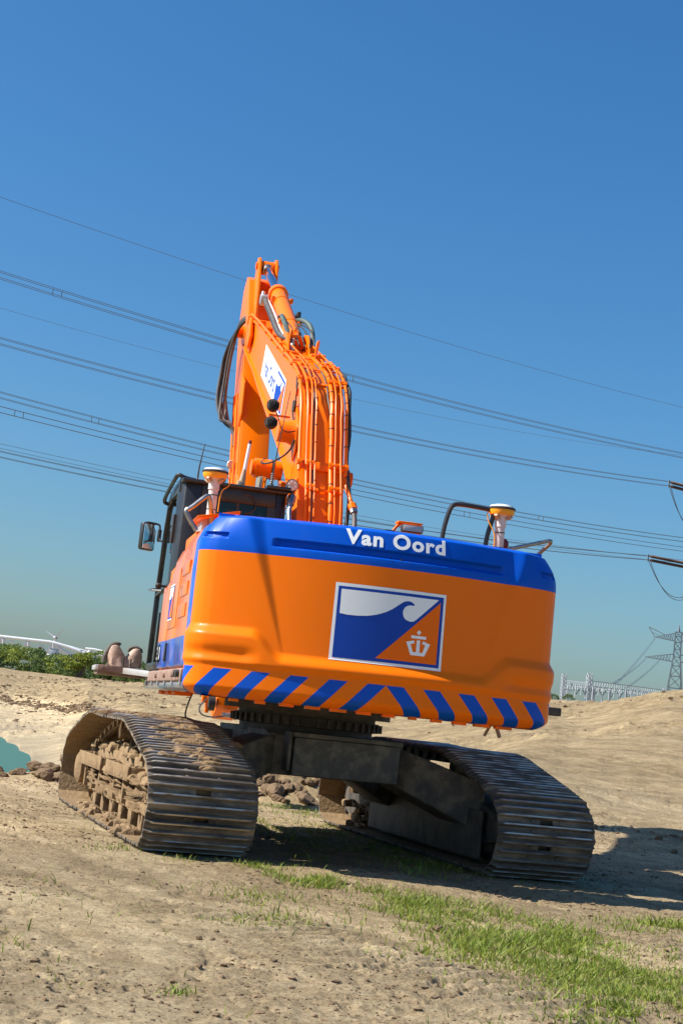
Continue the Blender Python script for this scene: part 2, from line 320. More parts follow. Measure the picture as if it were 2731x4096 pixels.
# ------------------------------------------------------------------ grass
gm = bpy.data.materials.new('grass_blades'); gm.use_nodes = True; M['grass'] = gm
n = gm.node_tree.nodes; l = gm.node_tree.links; b = n['Principled BSDF']; b.inputs['Roughness'].default_value = .55; b.inputs['Specular IOR Level'].default_value = .3
a_ = n.new('ShaderNodeAttribute'); a_.attribute_name = 'tint'; cr = n.new('ShaderNodeValToRGB'); cr.color_ramp.elements[0].color = (.07, .12, .02, 1); cr.color_ramp.elements[1].color = (.34, .28, .13, 1)
e = cr.color_ramp.elements.new(.55); e.color = (.19, .26, .03, 1); e = cr.color_ramp.elements.new(.8); e.color = (.29, .31, .05, 1)
l.new(a_.outputs['Fac'], cr.inputs[0]); l.new(cr.outputs[0], b.inputs['Base Color'])
tl = n.new('ShaderNodeBsdfTranslucent'); l.new(cr.outputs[0], tl.inputs[0]); ms = n.new('ShaderNodeMixShader'); ms.inputs[0].default_value = .3
l.new(b.outputs[0], ms.inputs[1]); l.new(tl.outputs[0], ms.inputs[2]); l.new(ms.outputs[0], n['Material Output'].inputs['Surface'])
def grass(points, hmin, hmax, lean=.5):
    P = np.asarray(points, float); N = len(P); h = rng.uniform(hmin, hmax, N)*rng.uniform(.6, 1, N); az = rng.uniform(0, 2*math.pi, N); ln = rng.uniform(.1, lean, N)*h
    w = rng.uniform(.0018, .0036, N)*(1+h*3); z0 = terrain(P[:, 0], P[:, 1])-.006
    face = rng.uniform(0, 2*math.pi, N); wx = np.cos(face)*w; wy = np.sin(face)*w; lx = np.cos(az)*ln; ly = np.sin(az)*ln
    V = np.zeros((N, 7, 3))
    for k, (f, hh, ww) in enumerate(((0, 0, 1), (.22, .45, .95), (.62, .8, .65))):
        for s_, j in ((-1, 0), (1, 1)):
            V[:, 2*k+j, 0] = P[:, 0]+lx*f+s_*wx*ww; V[:, 2*k+j, 1] = P[:, 1]+ly*f+s_*wy*ww; V[:, 2*k+j, 2] = z0+h*hh
    V[:, 6, 0] = P[:, 0]+lx*1.15; V[:, 6, 1] = P[:, 1]+ly*1.15; V[:, 6, 2] = z0+h*.98
    return V
def density(x, y):
    band = np.array([(-1.1,-2.75,.20),(-.6,-3.5,.34),(-.25,-4.2,.52),(-.15,-5.0,.62),(-.1,-6.2,.74),(-.18,-7.3,.72),(-.32,-8.4,.65)])
    d = np.full(x.shape, 9.)
    for i in range(len(band)-1):
        a = band[i]; b2 = band[i+1]; ax, ay = a[:2]; ex, ey = b2[0]-ax, b2[1]-ay; t = np.clip(((x-ax)*ex+(y-ay)*ey)/(ex*ex+ey*ey), 0, 1)
        w = a[2]+(b2[2]-a[2])*t; d = np.minimum(d, np.hypot(x-ax-ex*t, y-ay-ey*t)/w)
    D = np.exp(-(d/.85)**2.4)*1.15
    for cx, cy, rx, ry, k in ((.75, -.9, .55, 1.0, .8), (.6, .9, .7, 1.0, .5), (1.0, 4.2, .5, .6, .7), (1.62, -4.35, .28, .16, 1.), (1.25, -5.2, .25, .25, .6), (5.6, 5.2, .5, .35, .7), (.3, -1.7, .6, .4, .4), (-2.77, -7.84, .07, .07, .7), (-1.75, -5.4, .22, .3, .32), (-1.5, -4.3, .35, .4, .22), (-1.45, -2.5, .5, .12, .8), (.3, 2.4, .3, .4, .7), (-2.0, -2.3, .4, .25, .2), (.95, -4.9, .5, .5, .3)):
        D = np.maximum(D, k*np.exp(-((x-cx)/rx)**2-((y-cy)/ry)**2))
    D = D*(.06+.94*sstep(-.12, .14, fbm(x*2.4, y*2.4, 4, 61)))+.02*sstep(.02, .16, fbm(x*1.1, y*1.1, 3, 71))*sstep(.0, .1, fbm(x*3, y*3, 2, 73))
    under = (np.abs(np.abs(x)-1.476) < .42) & (np.abs(y) < 2.15)
    return np.where(under, 0, D)
gp = []
for _ in range(6):
    x = rng.uniform(-4.2, 3.2, 260000); y = rng.uniform(-8.9, 5.6, 260000); k = rng.uniform(0, 1, 260000)
    dd = density(x, y)*np.clip(1.2-.06*(y+8), .35, 1.); s_ = k < dd*.42; gp.append(np.stack([x[s_], y[s_]], -1))
gp = np.concatenate(gp); print('blades', len(gp))
big = fbm(gp[:, 0]*1.4, gp[:, 1]*1.4, 3, 81)+.05*(rng.uniform(-1, 1, len(gp))); V1 = grass(gp, .02, .065, 1.4); tall = big > .06
V2 = grass(gp[tall][::2], .04, .11, 1.3); V = np.concatenate([V1, V2]); N = len(V); base = np.arange(N)[:, None]*7
q = np.concatenate([base+np.array([[0,1,3,2]]), base+np.array([[2,3,5,4]])]); t = base+np.array([[4,5,6]])
tint = np.repeat(np.clip(rng.normal(.56, .17, N)+(rng.uniform(0, 1, N) < .14)*.4, 0, 1), 7)
link('grass', npmesh('grass', V.reshape(-1, 3), q, t, 'grass', attr=tint), kind='stuff', label='green grass growing in patches on the dry soil', category='grass')
# ------------------------------------------------------------------ clods and crumbs of soil
M['clod'] = mat('dry_clod_soil', (.25, .175, .105), .95, col2=(.15, .10, .06), scale=9, bump=.6, bscale=25, spec=.1)
def clodmesh(seed, flat=.6, sub=3, jag=.6):
    bm = bmesh.new(); bmesh.ops.create_icosphere(bm, subdivisions=sub, radius=1.)
    r = random.Random(seed); off = [(Vector((r.uniform(-1,1), r.uniform(-1,1), r.uniform(-1,1))).normalized(), r.uniform(.55, .95)) for _ in range(9)]
    for v in bm.verts:
        d = v.co.normalized(); s = 1.
        for nn, k in off:
            c = d.dot(nn)
            if c > k*.8: s = min(s, k/c if c > 0 else 1)
        s *= 1+jag*.5*(vnoise(d.x*3+seed, d.y*3+d.z*2.3, seed)-.5+.5*(vnoise(d.x*8+seed, d.y*8+d.z*6, seed+5)-.5))
        v.co = Vector((d.x*s, d.y*s*.85, d.z*s*flat))
    me = bpy.data.meshes.new('clod'); bm.to_mesh(me); bm.free(); me.materials.append(M['clod']); return me
CM = [clodmesh(i, random.uniform(.5, .8)) for i in range(5)]
def clod(x, y, s, label, group, name='earth_clod', sink=.25):
    o = link(name, random.choice(CM), None, label=label, category='clod', group=group); o.scale = (s*random.uniform(.8, 1.3), s*random.uniform(.8, 1.2), s*random.uniform(.75, 1.1))
    o.rotation_euler = (random.uniform(-.4, .4), random.uniform(-.4, .4), random.uniform(0, 6.3)); o.location = (x, y, float(terrain(np.array([x]), np.array([y]))[0])+s*sink); return o
for i in range(90):
    x, y = random.uniform(-2.8, -1.0), random.uniform(5.9, 8.3)
    clod(x, y, random.uniform(.04, .13)+max(0, x+1.9)*.05, 'brown clod of dug earth in the heap at the left edge behind the left track', 'clods in the heap behind the left track')
for i in range(120):
    x, y = 1.9+random.gauss(0, .6), 6.0+random.gauss(0, .45)
    clod(x, y, random.choice((.05, .06, .07, .09, .13))*random.uniform(.8, 1.3), 'brown clod of dug earth in the heap seen between the two tracks', 'clods in the heap between the tracks')
for i in range(24):
    x, y = 6.3+random.gauss(0, .8), 4.6+random.gauss(0, .8)
    clod(x, y, random.uniform(.03, .08), 'brown clod on the churned soil right of the right track', 'clods right of the right track')
for px, py, s in ((1005, 2126, .05), (490, 2145, .02), (460, 2140, .022), (520, 2150, .018)):
    d0 = 6.; 
    for _ in range(60):
        p = at(px, py, d0); 
        if p.z < .01: break
        d0 += .12
    clod(p.x, p.y, s, {1005: 'small grey-brown clod at the left edge of the grass strip'}.get(px, 'small dark clod lying on the bare soil in the foreground'), 'clods on the foreground soil')
bmt = bmesh.new(); bmesh.ops.create_icosphere(bmt, subdivisions=1, radius=1.); bmt.verts.ensure_lookup_table()
ico_v = np.array([v.co[:] for v in bmt.verts]); ico_t = np.array([[v.index for v in f.verts] for f in bmt.faces]); bmt.free()
def lumps(x, y, s, flat=.6):
    N = len(x); z = terrain(x, y); V = ico_v[None]*rng.uniform(.65, 1.3, (N, len(ico_v), 1))*(s[:, None, None])*np.stack([rng.uniform(.7, 1.4, N), rng.uniform(.7, 1.4, N), rng.uniform(.4, .8, N)], -1)[:, None]*np.array([1, 1, flat/.6])
    return V+np.stack([x, y, z+s*.12], -1)[:, None]
x = rng.uniform(-5, 7.5, 120000); y = rng.uniform(-9, 9, 120000); keep = rng.uniform(0, 1, 120000) < sstep(.0, .16, fbm(x*.9, y*.9, 3, 9))*.55+.10
x, y = x[keep], y[keep]; N = len(x); V = lumps(x, y, rng.uniform(.0025, .008, N)+.016*rng.uniform(0, 1, N)**12)
lx = rng.uniform(-60, 30, 40000); ly = rng.uniform(8, 190, 40000); dp = (lx-CAM.x)*math.sin(YAW)+(ly-CAM.y)*math.cos(YAW); tt = ((lx-CAM.x)*math.cos(YAW)-(ly-CAM.y)*math.sin(YAW))/dp
kk = (np.abs(tt) < .26) & (rng.uniform(0, 1, len(lx)) < sstep(.04, .14, fbm(lx*.12+ly*.05, ly*.10, 3, 45))*.6+.06); lx, ly = lx[kk], ly[kk]; lz = terrain(lx, ly)
kk = lz > -1.2; lx, ly = lx[kk], ly[kk]; n2 = len(lx); ls = (rng.uniform(.015, .04, n2)+.10*rng.uniform(0, 1, n2)**6)*np.clip(np.hypot(lx, ly)/60, .5, 1.8)
bt = rng.uniform(-.26, -.04, 2600); br = np.interp(bt, [-.26, -.206, -.179, -.112, -.04], [165, 150, 140, 84, 66])*rng.normal(1, .035, 2600); th_ = np.arctan(bt)+YAW; bx, by = CAM.x+br*np.sin(th_), CAM.y+br*np.cos(th_)
V = np.concatenate([V, lumps(lx, ly, ls, .5), lumps(bx, by, rng.uniform(.03, .22, 2600)*br/140, .6)]); N = len(V)
link('soil_crumbs', npmesh('soil_crumbs', V.reshape(-1, 3), None, (np.arange(N)[:, None, None]*len(ico_v)+ico_t[None]).reshape(-1, 3), 'clod', smooth=False), kind='stuff', label='loose crumbs of dry soil scattered over the ground and banks', category='soil')
# ------------------------------------------------------------------ shrubs
fm = bpy.data.materials.new('shrub_leaves'); fm.use_nodes = True; M['leaf'] = fm
n = fm.node_tree.nodes; l = fm.node_tree.links; b = n['Principled BSDF']; b.inputs['Roughness'].default_value = .6; b.inputs['Specular IOR Level'].default_value = .25
a_ = n.new('ShaderNodeAttribute'); a_.attribute_name = 'tint'; cr = n.new('ShaderNodeValToRGB'); cr.color_ramp.elements[0].color = (.05, .085, .025, 1); cr.color_ramp.elements[1].color = (.26, .30, .04, 1)
e = cr.color_ramp.elements.new(.5); e.color = (.11, .165, .045, 1)
l.new(a_.outputs['Fac'], cr.inputs[0]); l.new(cr.outputs[0], b.inputs['Base Color'])
tl = n.new('ShaderNodeBsdfTranslucent'); l.new(cr.outputs[0], tl.inputs[0]); ms = n.new('ShaderNodeMixShader'); ms.inputs[0].default_value = .25
l.new(b.outputs[0], ms.inputs[1]); l.new(tl.outputs[0], ms.inputs[2]); l.new(ms.outputs[0], n['Material Output'].inputs['Surface'])
def leaves(blobs, per, size):
    Vs, tn = [], []
    for (c, r, hz, tint) in blobs:
        N = per; d = rng.normal(size=(N, 3)); d /= np.linalg.norm(d, axis=1)[:, None]; d[:, 2] = np.abs(d[:, 2])*.95-.15
        rad = rng.uniform(.55, 1.08, N)**.6; p = np.array(c)+d*np.array([r, r, hz])*rad[:, None]
        u = rng.normal(size=(N, 3)); u /= np.linalg.norm(u, axis=1)[:, None]; w = np.cross(u, rng.normal(size=(N, 3))); w /= np.linalg.norm(w, axis=1)[:, None]
        s = rng.uniform(.5, 1.2, N)[:, None]*size
        Vs.append(np.stack([p-u*s-w*s*.15, p+w*s*.5, p+u*s, p-w*s*.5], 1)); tn.append(np.repeat(np.clip(tint+rng.normal(0, .1, N), 0, 1), 4))
    V = np.concatenate(Vs); N = len(V)
    return V.reshape(-1, 3), np.arange(N*4).reshape(-1, 4), np.concatenate(tn)
blobs = []
for i in range(420):
    px = random.uniform(-70, 400); dep = random.uniform(203, 236); g = at(px, 1560, dep); gz = float(terrain(np.array([g.x]), np.array([g.y]))[0])
    toppx = np.interp(px, [-70, 0, 78, 100, 143, 184, 246, 400], [1472, 1478, 1484, 1502, 1506, 1508, 1511, 1530]); top = at(px, toppx, dep).z
    lvl = random.random()**.85; r_ = random.uniform(.7, 1.5); zc = gz+.1+(top-gz)*lvl-r_*.55
    blobs.append(((g.x, g.y, zc), r_, r_*random.uniform(.65, .95), float(np.clip(random.gauss(.42, .2)+(.2 if (px < 80 and lvl > .7) else 0), 0, 1))))
v, q, tn = leaves(blobs, 120, .2)
link('shrub_belt', npmesh('shrub_belt', v, q, None, 'leaf', smooth=False, attr=tn), kind='stuff', label='belt of green shrubs along the crest of the left bank', category='shrubs')
def bush(px, py, dep, w_, h_, tint, label, k=14, per=140, size=.12):
    c = at(px, py, dep); gz = float(terrain(np.array([c.x]), np.array([c.y]))[0]); z0 = c.z-h_
    root = link('bush', None, None, label=label, category='bush'); root.location = (c.x, c.y, min(gz, z0))
    bl = [((random.gauss(0, w_*.33), random.gauss(0, w_*.3), z0-root.location.z+random.uniform(.1, .85)*h_), w_*.28, h_*.26, tint) for _ in range(k)]
    v, q, tn = leaves(bl, per, size); link('crown', npmesh('crown', v, q, None, 'leaf', smooth=False, attr=tn), root)
    m = MB()
    for j in range(5): m.tube([(0, 0, -.3), (random.gauss(0, w_*.12), random.gauss(0, w_*.12), h_*.4), (random.gauss(0, w_*.3), random.gauss(0, w_*.3), h_*.8+(z0-root.location.z))], [.05*w_, .035*w_, .012*w_], 5)
    m.build('stem', M['insul'], root)
bush(186, 1500, 200, 3.2, 2.6, .85, 'yellow-green bush standing out in the belt before the blue cladding', size=.22)
bush(247, 1498, 214, 4.4, 2.2, .72, 'light green rounded bush beneath the right end of the white truss', size=.22)
bush(1268, 1592, 97, 1.5, 1.3, .35, 'dark green bush on the bank beside the counterweight', size=.07, per=220)
# ------------------------------------------------------------------ white barrier truss, hut, cladding
Z2 = lambda zx, zy: (.205*zx, 1423.9+.205*zy)
def T(zx, zy, d): return at(*Z2(zx, zy), d)
tr = link('barrier_truss', None, None, label='long white tubular steel truss of the storm barrier above the shrubs', category='truss'); tr.location = T(300, 420, 450)
def tb(name, pts, r, d=450, seg=10, m='bwhite', par=None):
    P = [T(x, y, d) - tr.location for x, y in pts]; return MB().tube(P, r, seg).build(name, m, par or tr)
tb('chord', [(-300, 150), (0, 184), (280, 216), (560, 247), (640, 266), (760, 302), (860, 338), (960, 376), (1060, 420)], .48)
tb('chord', [(600, 262), (700, 335), (800, 400), (840, 430)], .42)
tb('chord', [(960, 322), (1050, 330), (1130, 347), (1200, 368), (1300, 400)], .45, 520)
tb('chord', [(640, 258), (800, 300), (960, 345), (1100, 390), (1200, 420)], .22, 475)
tb('chord', [(-300, 300), (0, 330), (400, 375), (700, 420)], .5, 470)
for a, c, r_ in (((-20, 262), (30, 205), .3), ((42, 210), (44, 330), .38), ((115, 250), (150, 236), .2), ((275, 285), (308, 243), .3), ((320, 240), (322, 340), .36), ((415, 330), (456, 282), .26), ((494, 352), (468, 280), .26), ((515, 362), (588, 282), .3), ((600, 258), (604, 370), .36), ((655, 365), (692, 330), .2), ((690, 330), (724, 372), .2), ((724, 372), (765, 345), .2), ((765, 345), (800, 400), .2), ((800, 400), (815, 362), .2), ((815, 362), (850, 405), .2), ((850, 405), (885, 372), .2), ((985, 372), (1012, 345), .3), ((1012, 345), (1045, 395), .3), ((1085, 395), (1115, 370), .3), ((905, 335), (905, 350), .3)):
    tb('brace', [a, c], r_*1.5)
def slab(name, x0, y0, x1, y1, d, m, label, cat, thick=3.):
    c = T((x0+x1)/2, (y0+y1)/2, d); px = d*1.7417/FPX*.205; w_, h_ = abs(x1-x0)*px, abs(y1-y0)*px
    root = link(name, None, None, label=label, category=cat); root.location = c; root.rotation_euler = (0, 0, -YAW)
    MB().box((0, thick/2, -h_*.5), (w_, thick, h_*2)).build('wall', m, root, bevel=.04)
    MB().box((0, thick/2, h_*.5+.06), (w_*1.03, thick*1.03, .14)).build('roof', m, root)
    return root
slab('control_hut', 556, 322, 638, 372, 440, 'hut', 'small grey-blue hut hung below the white truss', 'hut')
slab('blue_shed', 828, 406, 870, 440, 330, 'roofblue', 'bright blue shed end at the left of the yellow-green bush', 'shed')
slab('blue_shed', 970, 424, 1112, 450, 330, 'roofblue', 'long blue shed wall at the right of the yellow-green bush', 'shed')
def turbine(hub, d, tips, bw, label, base_z=0.):
    root = link('wind_turbine', None, None, label=label, category='wind turbine'); H_ = at(*hub, d); root.location = (H_.x, H_.y, base_z); h0 = Vector((0, 0, H_.z-base_z))
    L = [at(*t_, d)-H_ for t_ in tips]
    back = Vector((math.sin(YAW), math.cos(YAW), 0))
    MB().tube([Vector((0, 0, 0)), h0], [bw*1.6, bw*.9], 14).build('tower', 'bwhite', root)
    MB().box(h0+Vector((0, 0, .2*bw)), (bw*2, bw*4, bw*2), Matrix.Rotation(-YAW, 3, 'Z')).build('nacelle', 'pylon', root, bevel=.1*bw)
    for t_ in L:
        t_ = t_; n_ = -back*bw*2.6; s_ = t_.normalized(); w_ = s_.cross(back).normalized()
        m = MB(); P = [(0, .5), (.12, .75), (.3, .55), (.7, .3), (1., .08)]
        vs = []
        for f, k in P:
            c = h0+n_+t_*f
            vs += [c-w_*bw*k+back*.1*bw, c+w_*bw*k*.6+back*.18*bw*k, c+w_*bw*k-back*.1*bw, c-back*.18*bw*k]
        fs = [(4*i+j, 4*i+(j+1) % 4, 4*i+4+(j+1) % 4, 4*i+4+j) for i in range(4) for j in range(4)]+[(0,1,2,3),(16,17,18,19)]
        m.add(vs, fs).build('blade', 'bwhite', root)
    MB().sphere(h0-back*bw*2.6, bw*.9).build('hub', 'bwhite', root)
hx, hy = Z2(625, 198)
turbine((hx, hy), 1300, [Z2(522, 122), Z2(731, 104), Z2(628, 322)], 1.25, 'distant wind turbine with two raised blades behind the white truss')
turbine((1606, 1440), 900, [(1557, 1362), (1690, 1440), (1570, 1520)], 1.3, 'white wind turbine blade tip poking in at the right edge')
# ------------------------------------------------------------------ lattice pylons
def pylon(base, yaw, H_, wb, wt, arms, label, r_=.12, sect=9):
    root = link('transmission_pylon', None, None, label=label, category='pylon'); root.location = base; root.rotation_euler = (0, 0, yaw)
    W_ = lambda z: wb+(wt-wb)*min(1, z/(H_*.82)); corner = lambda i, z: Vector(((1, 1, -1, -1)[i]*W_(z)/2, (1, -1, -1, 1)[i]*W_(z)/2, z))
    zs = [0]; st = H_/sect*1.5
    while zs[-1] < H_*.97: zs.append(min(H_, zs[-1]+st)); st = max(H_*.035, st*.87)
    for i in range(4):
        m = MB()
        for a, b2 in zip(zs[:-1], zs[1:]): m.bar(corner(i, a), corner(i, b2), r_*1.7)
        m.build('leg', 'pylon', root)
        m = MB()
        for a, b2 in zip(zs[:-1], zs[1:]):
            j = (i+1) % 4; m.bar(corner(i, a), corner(j, b2), r_*.8); m.bar(corner(j, a), corner(i, b2), r_*.8); m.bar(corner(i, b2), corner(j, b2), r_)
        m.build('lattice_bracing', 'pylon', root)
    MB().tube([(0, 0, H_), (0, 0, H_+wt*1.2)], [wt*.25, .05], 4).build('peak', 'pylon', root)
    for z, reach, depth, horn in arms:
        for s_ in (-1, 1):
            m = MB(); w = W_(z)/2; tip = Vector((s_*reach, 0, z+depth*.25))
            for yy in (-w, w):
                m.bar((s_*w, yy, z), tip, r_*1.3); m.bar((s_*w, yy, z+depth), tip+Vector((0, 0, .1)), r_)
                pr = None
                for k in range(1, 9):
                    f = k/9; a = Vector((s_*w, yy, z)).lerp(tip, f); c = Vector((s_*w, yy, z+depth)).lerp(tip, f); m.bar(a, c, r_*.6)
                    if pr: m.bar(pr, c, r_*.5)
                    pr = a
            if horn:
                hp = tip+Vector((s_*horn[0], 0, horn[1])); m.bar(tip, hp, r_*1.3); m.bar(hp, Vector((s_*(w+(reach-w)*.45), 0, z+depth*.6)), r_*1.3); m.bar(tip.lerp(hp, .5), Vector((s_*(w+(reach-w)*.7), 0, z+depth*.4)), r_*.7)
            m.build('crossarm', 'pylon', root)
    return root
Z3 = lambda zx, zy: ((2200+.3386*zx)/1.7417, (2450+.3386*zy)/1.7417)
pb = at(*Z3(1462, 930), 600); PB = Vector((pb.x, pb.y, 0))
tilt = at(*Z3(1510, 225), 600); Hp = tilt.z
PYL = pylon(PB, -YAW-.15, Hp, 10.5, 2.5, [(at(*Z3(1480, 330), 600).z, 9.0, 3.0, (2.6, 3.8)), (at(*Z3(1440, 575), 600).z, 12.2, 2.9, None)], 'far lattice pylon with horned crossarms on the bank at the right edge', r_=.2)
# dead-end pylon just outside the frame on the right, which the lines in the sky hang from
nb = at(1800, 1700, 158); pylon(Vector((nb.x, nb.y, 0)), -YAW+.5, 52, 9, 2.6, [(26.5, 11.5, 3, None), (19.3, 9, 2.6, None), (30.5, 9., 3., None)], 'lattice pylon just right of the frame carrying the dead-end insulators', r_=.14)
# ------------------------------------------------------------------ power lines
def para(A_, B_, C_, k, t):
    # parabola through A (t=0), B (t=k), C (t=1)
    return A_*((t-k)*(t-1)/(k)) + B_*(t*(t-1)/(k*(k-1))) + C_*((t*(t-k))/(1-k))
def line(name, l_, m_, r_, dl, dr, offs, label, rad=.021, spac=(), insul=False):
    k = (m_[0]-l_[0])/(r_[0]-l_[0]); A_, C_ = at(*l_, dl), at(*r_, dr)
    # depth along a straight span as seen in perspective
    tm = None
    for i in range(4001):
        t = i/4000; p = A_.lerp(C_, t)-CAM; px = (p.dot(rgt)/p.dot(fwd)*FPX+1365.5)/1.7417
        if px >= m_[0]: tm = t; break
    dm = (A_.lerp(C_, tm)-CAM).dot(fwd); B_ = at(*m_, dm); root = link(name, None, None, label=label, category='power line', group='overhead lines crossing the sky'); root.location = C_
    dirh = (C_-A_); dirh.z = 0; dirh.normalize(); side = Vector((-dirh.y, dirh.x, 0)); t1_ = 1. if insul else 1.25; ts = [-1.2+(t1_+1.2)*i/90 for i in range(91)]
    for (ox, oz) in offs:
        P = [para(A_, B_, C_, tm, t)+side*ox+Vector((0, 0, oz))-C_ for t in ts]
        MB().tube(P, rad, 5).build('wire', 'wire', root)
    for t in spac:
        c = para(A_, B_, C_, tm, t)-C_; m = MB(); h = max(o[1] for o in offs)
        for s_ in (-1, 1): m.bar(c+dirh*.35*s_+Vector((0, 0, -h)), c+dirh*.35*s_+Vector((0, 0, h)), .05)
        m.build('spacer', 'pylon', root)
    return root, C_, dirh
Q4 = [(-.2, -.22), (.2, -.22), (-.2, .22), (.2, .22)]; Q2 = [(0, -.22), (0, .22)]
line('earth_wire', (0, 452), (660, 675), (1572, 937), 100, 148, [(0, 0)], 'single thin wire, highest of all the lines, passing behind the boom tip', rad=.016)
line('conductor_bundle', (0, 631), (800, 867), (1572, 1047), 104, 150, Q4, 'four-wire bundle entering the left edge next below the topmost wire', spac=(.06, .42))
line('earth_wire', (0, 707), (810, 916), (1572, 1046), 150, 215, [(0, 0)], 'faint single wire between the two upper bundles', rad=.016)
_, e1, dh = line('conductor_bundle', (0, 783), (810, 984), (1535, 1111), 108, 152, Q4, 'four-wire bundle ending at the upper dead-end insulator on the right edge', spac=(.26,), insul=True)
line('conductor_bundle', (0, 907), (815, 1107), (1572, 1240), 120, 175, Q4, 'four-wire bundle third from the top, just above its darker twin', spac=(.10, .72))
line('conductor_bundle', (0, 940), (815, 1131), (1572, 1262), 112, 160, Q2, 'dark two-wire bundle just above the cab mirror height line', rad=.03, spac=(.02, .6))
line('conductor_bundle', (0, 1024), (820, 1188), (1572, 1290), 150, 215, Q2, 'thin two-wire bundle lying above the lowest bundle', rad=.022)
_, e2, dh2 = line('conductor_bundle', (0, 1043), (820, 1201), (1487, 1281), 118, 156, Q4, 'lowest four-wire bundle, ending at the lower dead-end insulator', spac=(.35,), insul=True)
def insulator(a, dirh, lab, Ls, jump):
    root = link('insulator_string', None, None, label=lab, category='insulator', group='dead-end insulators at the right edge'); root.location = a
    for sd in (-.2, .2):
        off = Vector((0, 0, sd)); m = MB(); m.tube([off, off+dirh*Ls], .05, 6)
        for i in range(26): c = off+dirh*(Ls*(.08+.86*i/25)); m.lathe([(.04, -.05), (.16, -.02), (.16, .02), (.04, .05)], c, dirh, 8)
        m.build('disc_string', 'insul', root)
    MB().bar((0, 0, -.35), (0, 0, .35), .12).build('yoke', 'pylon', root)
    for j, o in enumerate((0, .25)):
        P = [Vector((0, 0, -.1))+dirh*(Ls*1.6*t+o*(1-t))+Vector((0, 0, -jump*4*t*(1-t)*(1+o*.3))) for t in [i/16 for i in range(17)]]
        MB().tube(P, .035, 5).build('jumper_cable', 'wire', root)
insulator(e1, dh, 'brown insulator string on the right edge, the upper of the two', 5., 3.6)
insulator(e2, dh2, 'brown insulator string on the right edge, the lower of the two', 5.5, 3.4)
# lines dropping from the far pylon to the substation
for a, c, lab in (((1238, 300), (770, 850), 'slack line falling from the upper arm of the far pylon'), ((1125, 545), (740, 835), 'slack line falling from the tip of the lower arm'), ((1285, 565), (900, 890), 'slack line falling from the inner lower arm')):
    A_ = at(*Z3(*a), 597); C_ = at(*Z3(*c), 360); root = link('down_line', None, None, label=lab, category='power line', group='lines from the far pylon down to the substation'); root.location = A_
    for o in (-.25, .25):
        P = [A_.lerp(C_, t)-A_+Vector((0, 0, -2.2*t*(1-t)))+rgt*o for t in [i/12 for i in range(13)]]; MB().tube(P, .06, 5).build('wire', 'wire', root)
# ------------------------------------------------------------------ substation gantry
gr = link('substation_gantry', None, None, label='pale steel substation gantry with lattice posts and busbars beyond the right bank', category='gantry'); g0 = at(*Z3(418, 1070), 350); gr.location = (g0.x, g0.y, 0); G0 = Vector(gr.location)
def gp_(zx, zy, d=350): return at(*Z3(zx, zy), d)-G0
def latpost(x, y0, y1, w_, d=350):
    a = gp_(x[1], y1, d); c = gp_(x[0], y0, d); a.z = min(a.z, c.z-8) if False else a.z; m = MB()
    low = Vector((a.x, a.y, .0)); lo = c+(low-c)
    P0, P1 = Vector((a.x, a.y, 0)), Vector((a.x, a.y, c.z))
    for i in range(4): o = Vector(((1,1,-1,-1)[i]*w_, (1,-1,-1,1)[i]*w_, 0)); m.bar(P0+o, P1+o, w_*.42)
    z = 0
    while z < P1.z-w_:
        for i in range(4):
            o = Vector(((1,1,-1,-1)[i]*w_, (1,-1,-1,1)[i]*w_, z)); o2 = Vector(((1,-1,-1,1)[i]*w_, (-1,-1,1,1)[i]*w_, z+w_*2)); m.bar(P0+o, P0+o2, w_*.22)
        z += w_*2
    m.build('lattice_post', 'gantry', gr); return P1
t1 = latpost((155, 140), 735, 1010, .38); t2 = latpost((452, 436), 735, 1070, .46); t3 = latpost((203, 195), 868, 1030, .25, 365); t4 = latpost((505, 500), 868, 1040, .25, 365); t5 = latpost((1345, 1340), 890, 960, .3, 420)
def beam(p, q_, d0, d1, h_, nb_):
    a, c = gp_(*p, d0), gp_(*q_, d1); m = MB()
    for o in (0, -h_): m.bar(a+Vector((0, 0, o)), c+Vector((0, 0, o)), .16)
    for i in range(nb_):
        f, g_ = i/nb_, (i+1)/nb_; m.bar(a.lerp(c, f)+Vector((0, 0, -h_)), a.lerp(c, (f+g_)/2), .08); m.bar(a.lerp(c, (f+g_)/2), a.lerp(c, g_)+Vector((0, 0, -h_)), .08)
    m.build('lattice_beam', 'gantry', gr)
beam((160, 800), (440, 832), 352, 350, 1.0, 12); beam((455, 803), (1345, 918), 352, 420, 1.2, 34); beam((165, 850), (1345, 950), 362, 430, 1.2, 46)
for i, x0 in enumerate((270, 370, 480, 575, 680, 780, 880)):
    yb = 880+(x0-270)*.085; m = MB(); m.tube([gp_(x0, yb), gp_(x0+35, yb+85)], .09, 5); m.tube([gp_(x0+35, yb+85), gp_(x0+85, yb+12)], .09, 5); m.build('insulator_chain', 'pylon', gr)
for i in range(16):
    x0 = 300+i*66+random.uniform(-10, 10); yb = 850+(x0-300)*.10; m = MB(); a = gp_(x0, yb); m.cyl(a, a+Vector((0, 0, -random.uniform(1.5, 3.2))), .13, .13, 6); m.build('post_insulator', 'gantry', gr)
for i in range(7):
    x0 = 520+i*95; a = gp_(x0, 905+(x0-520)*.07); a.z; m = MB(); m.bar(Vector((a.x, a.y, 0)), a, .22); m.build('support_post', 'gantry', gr)
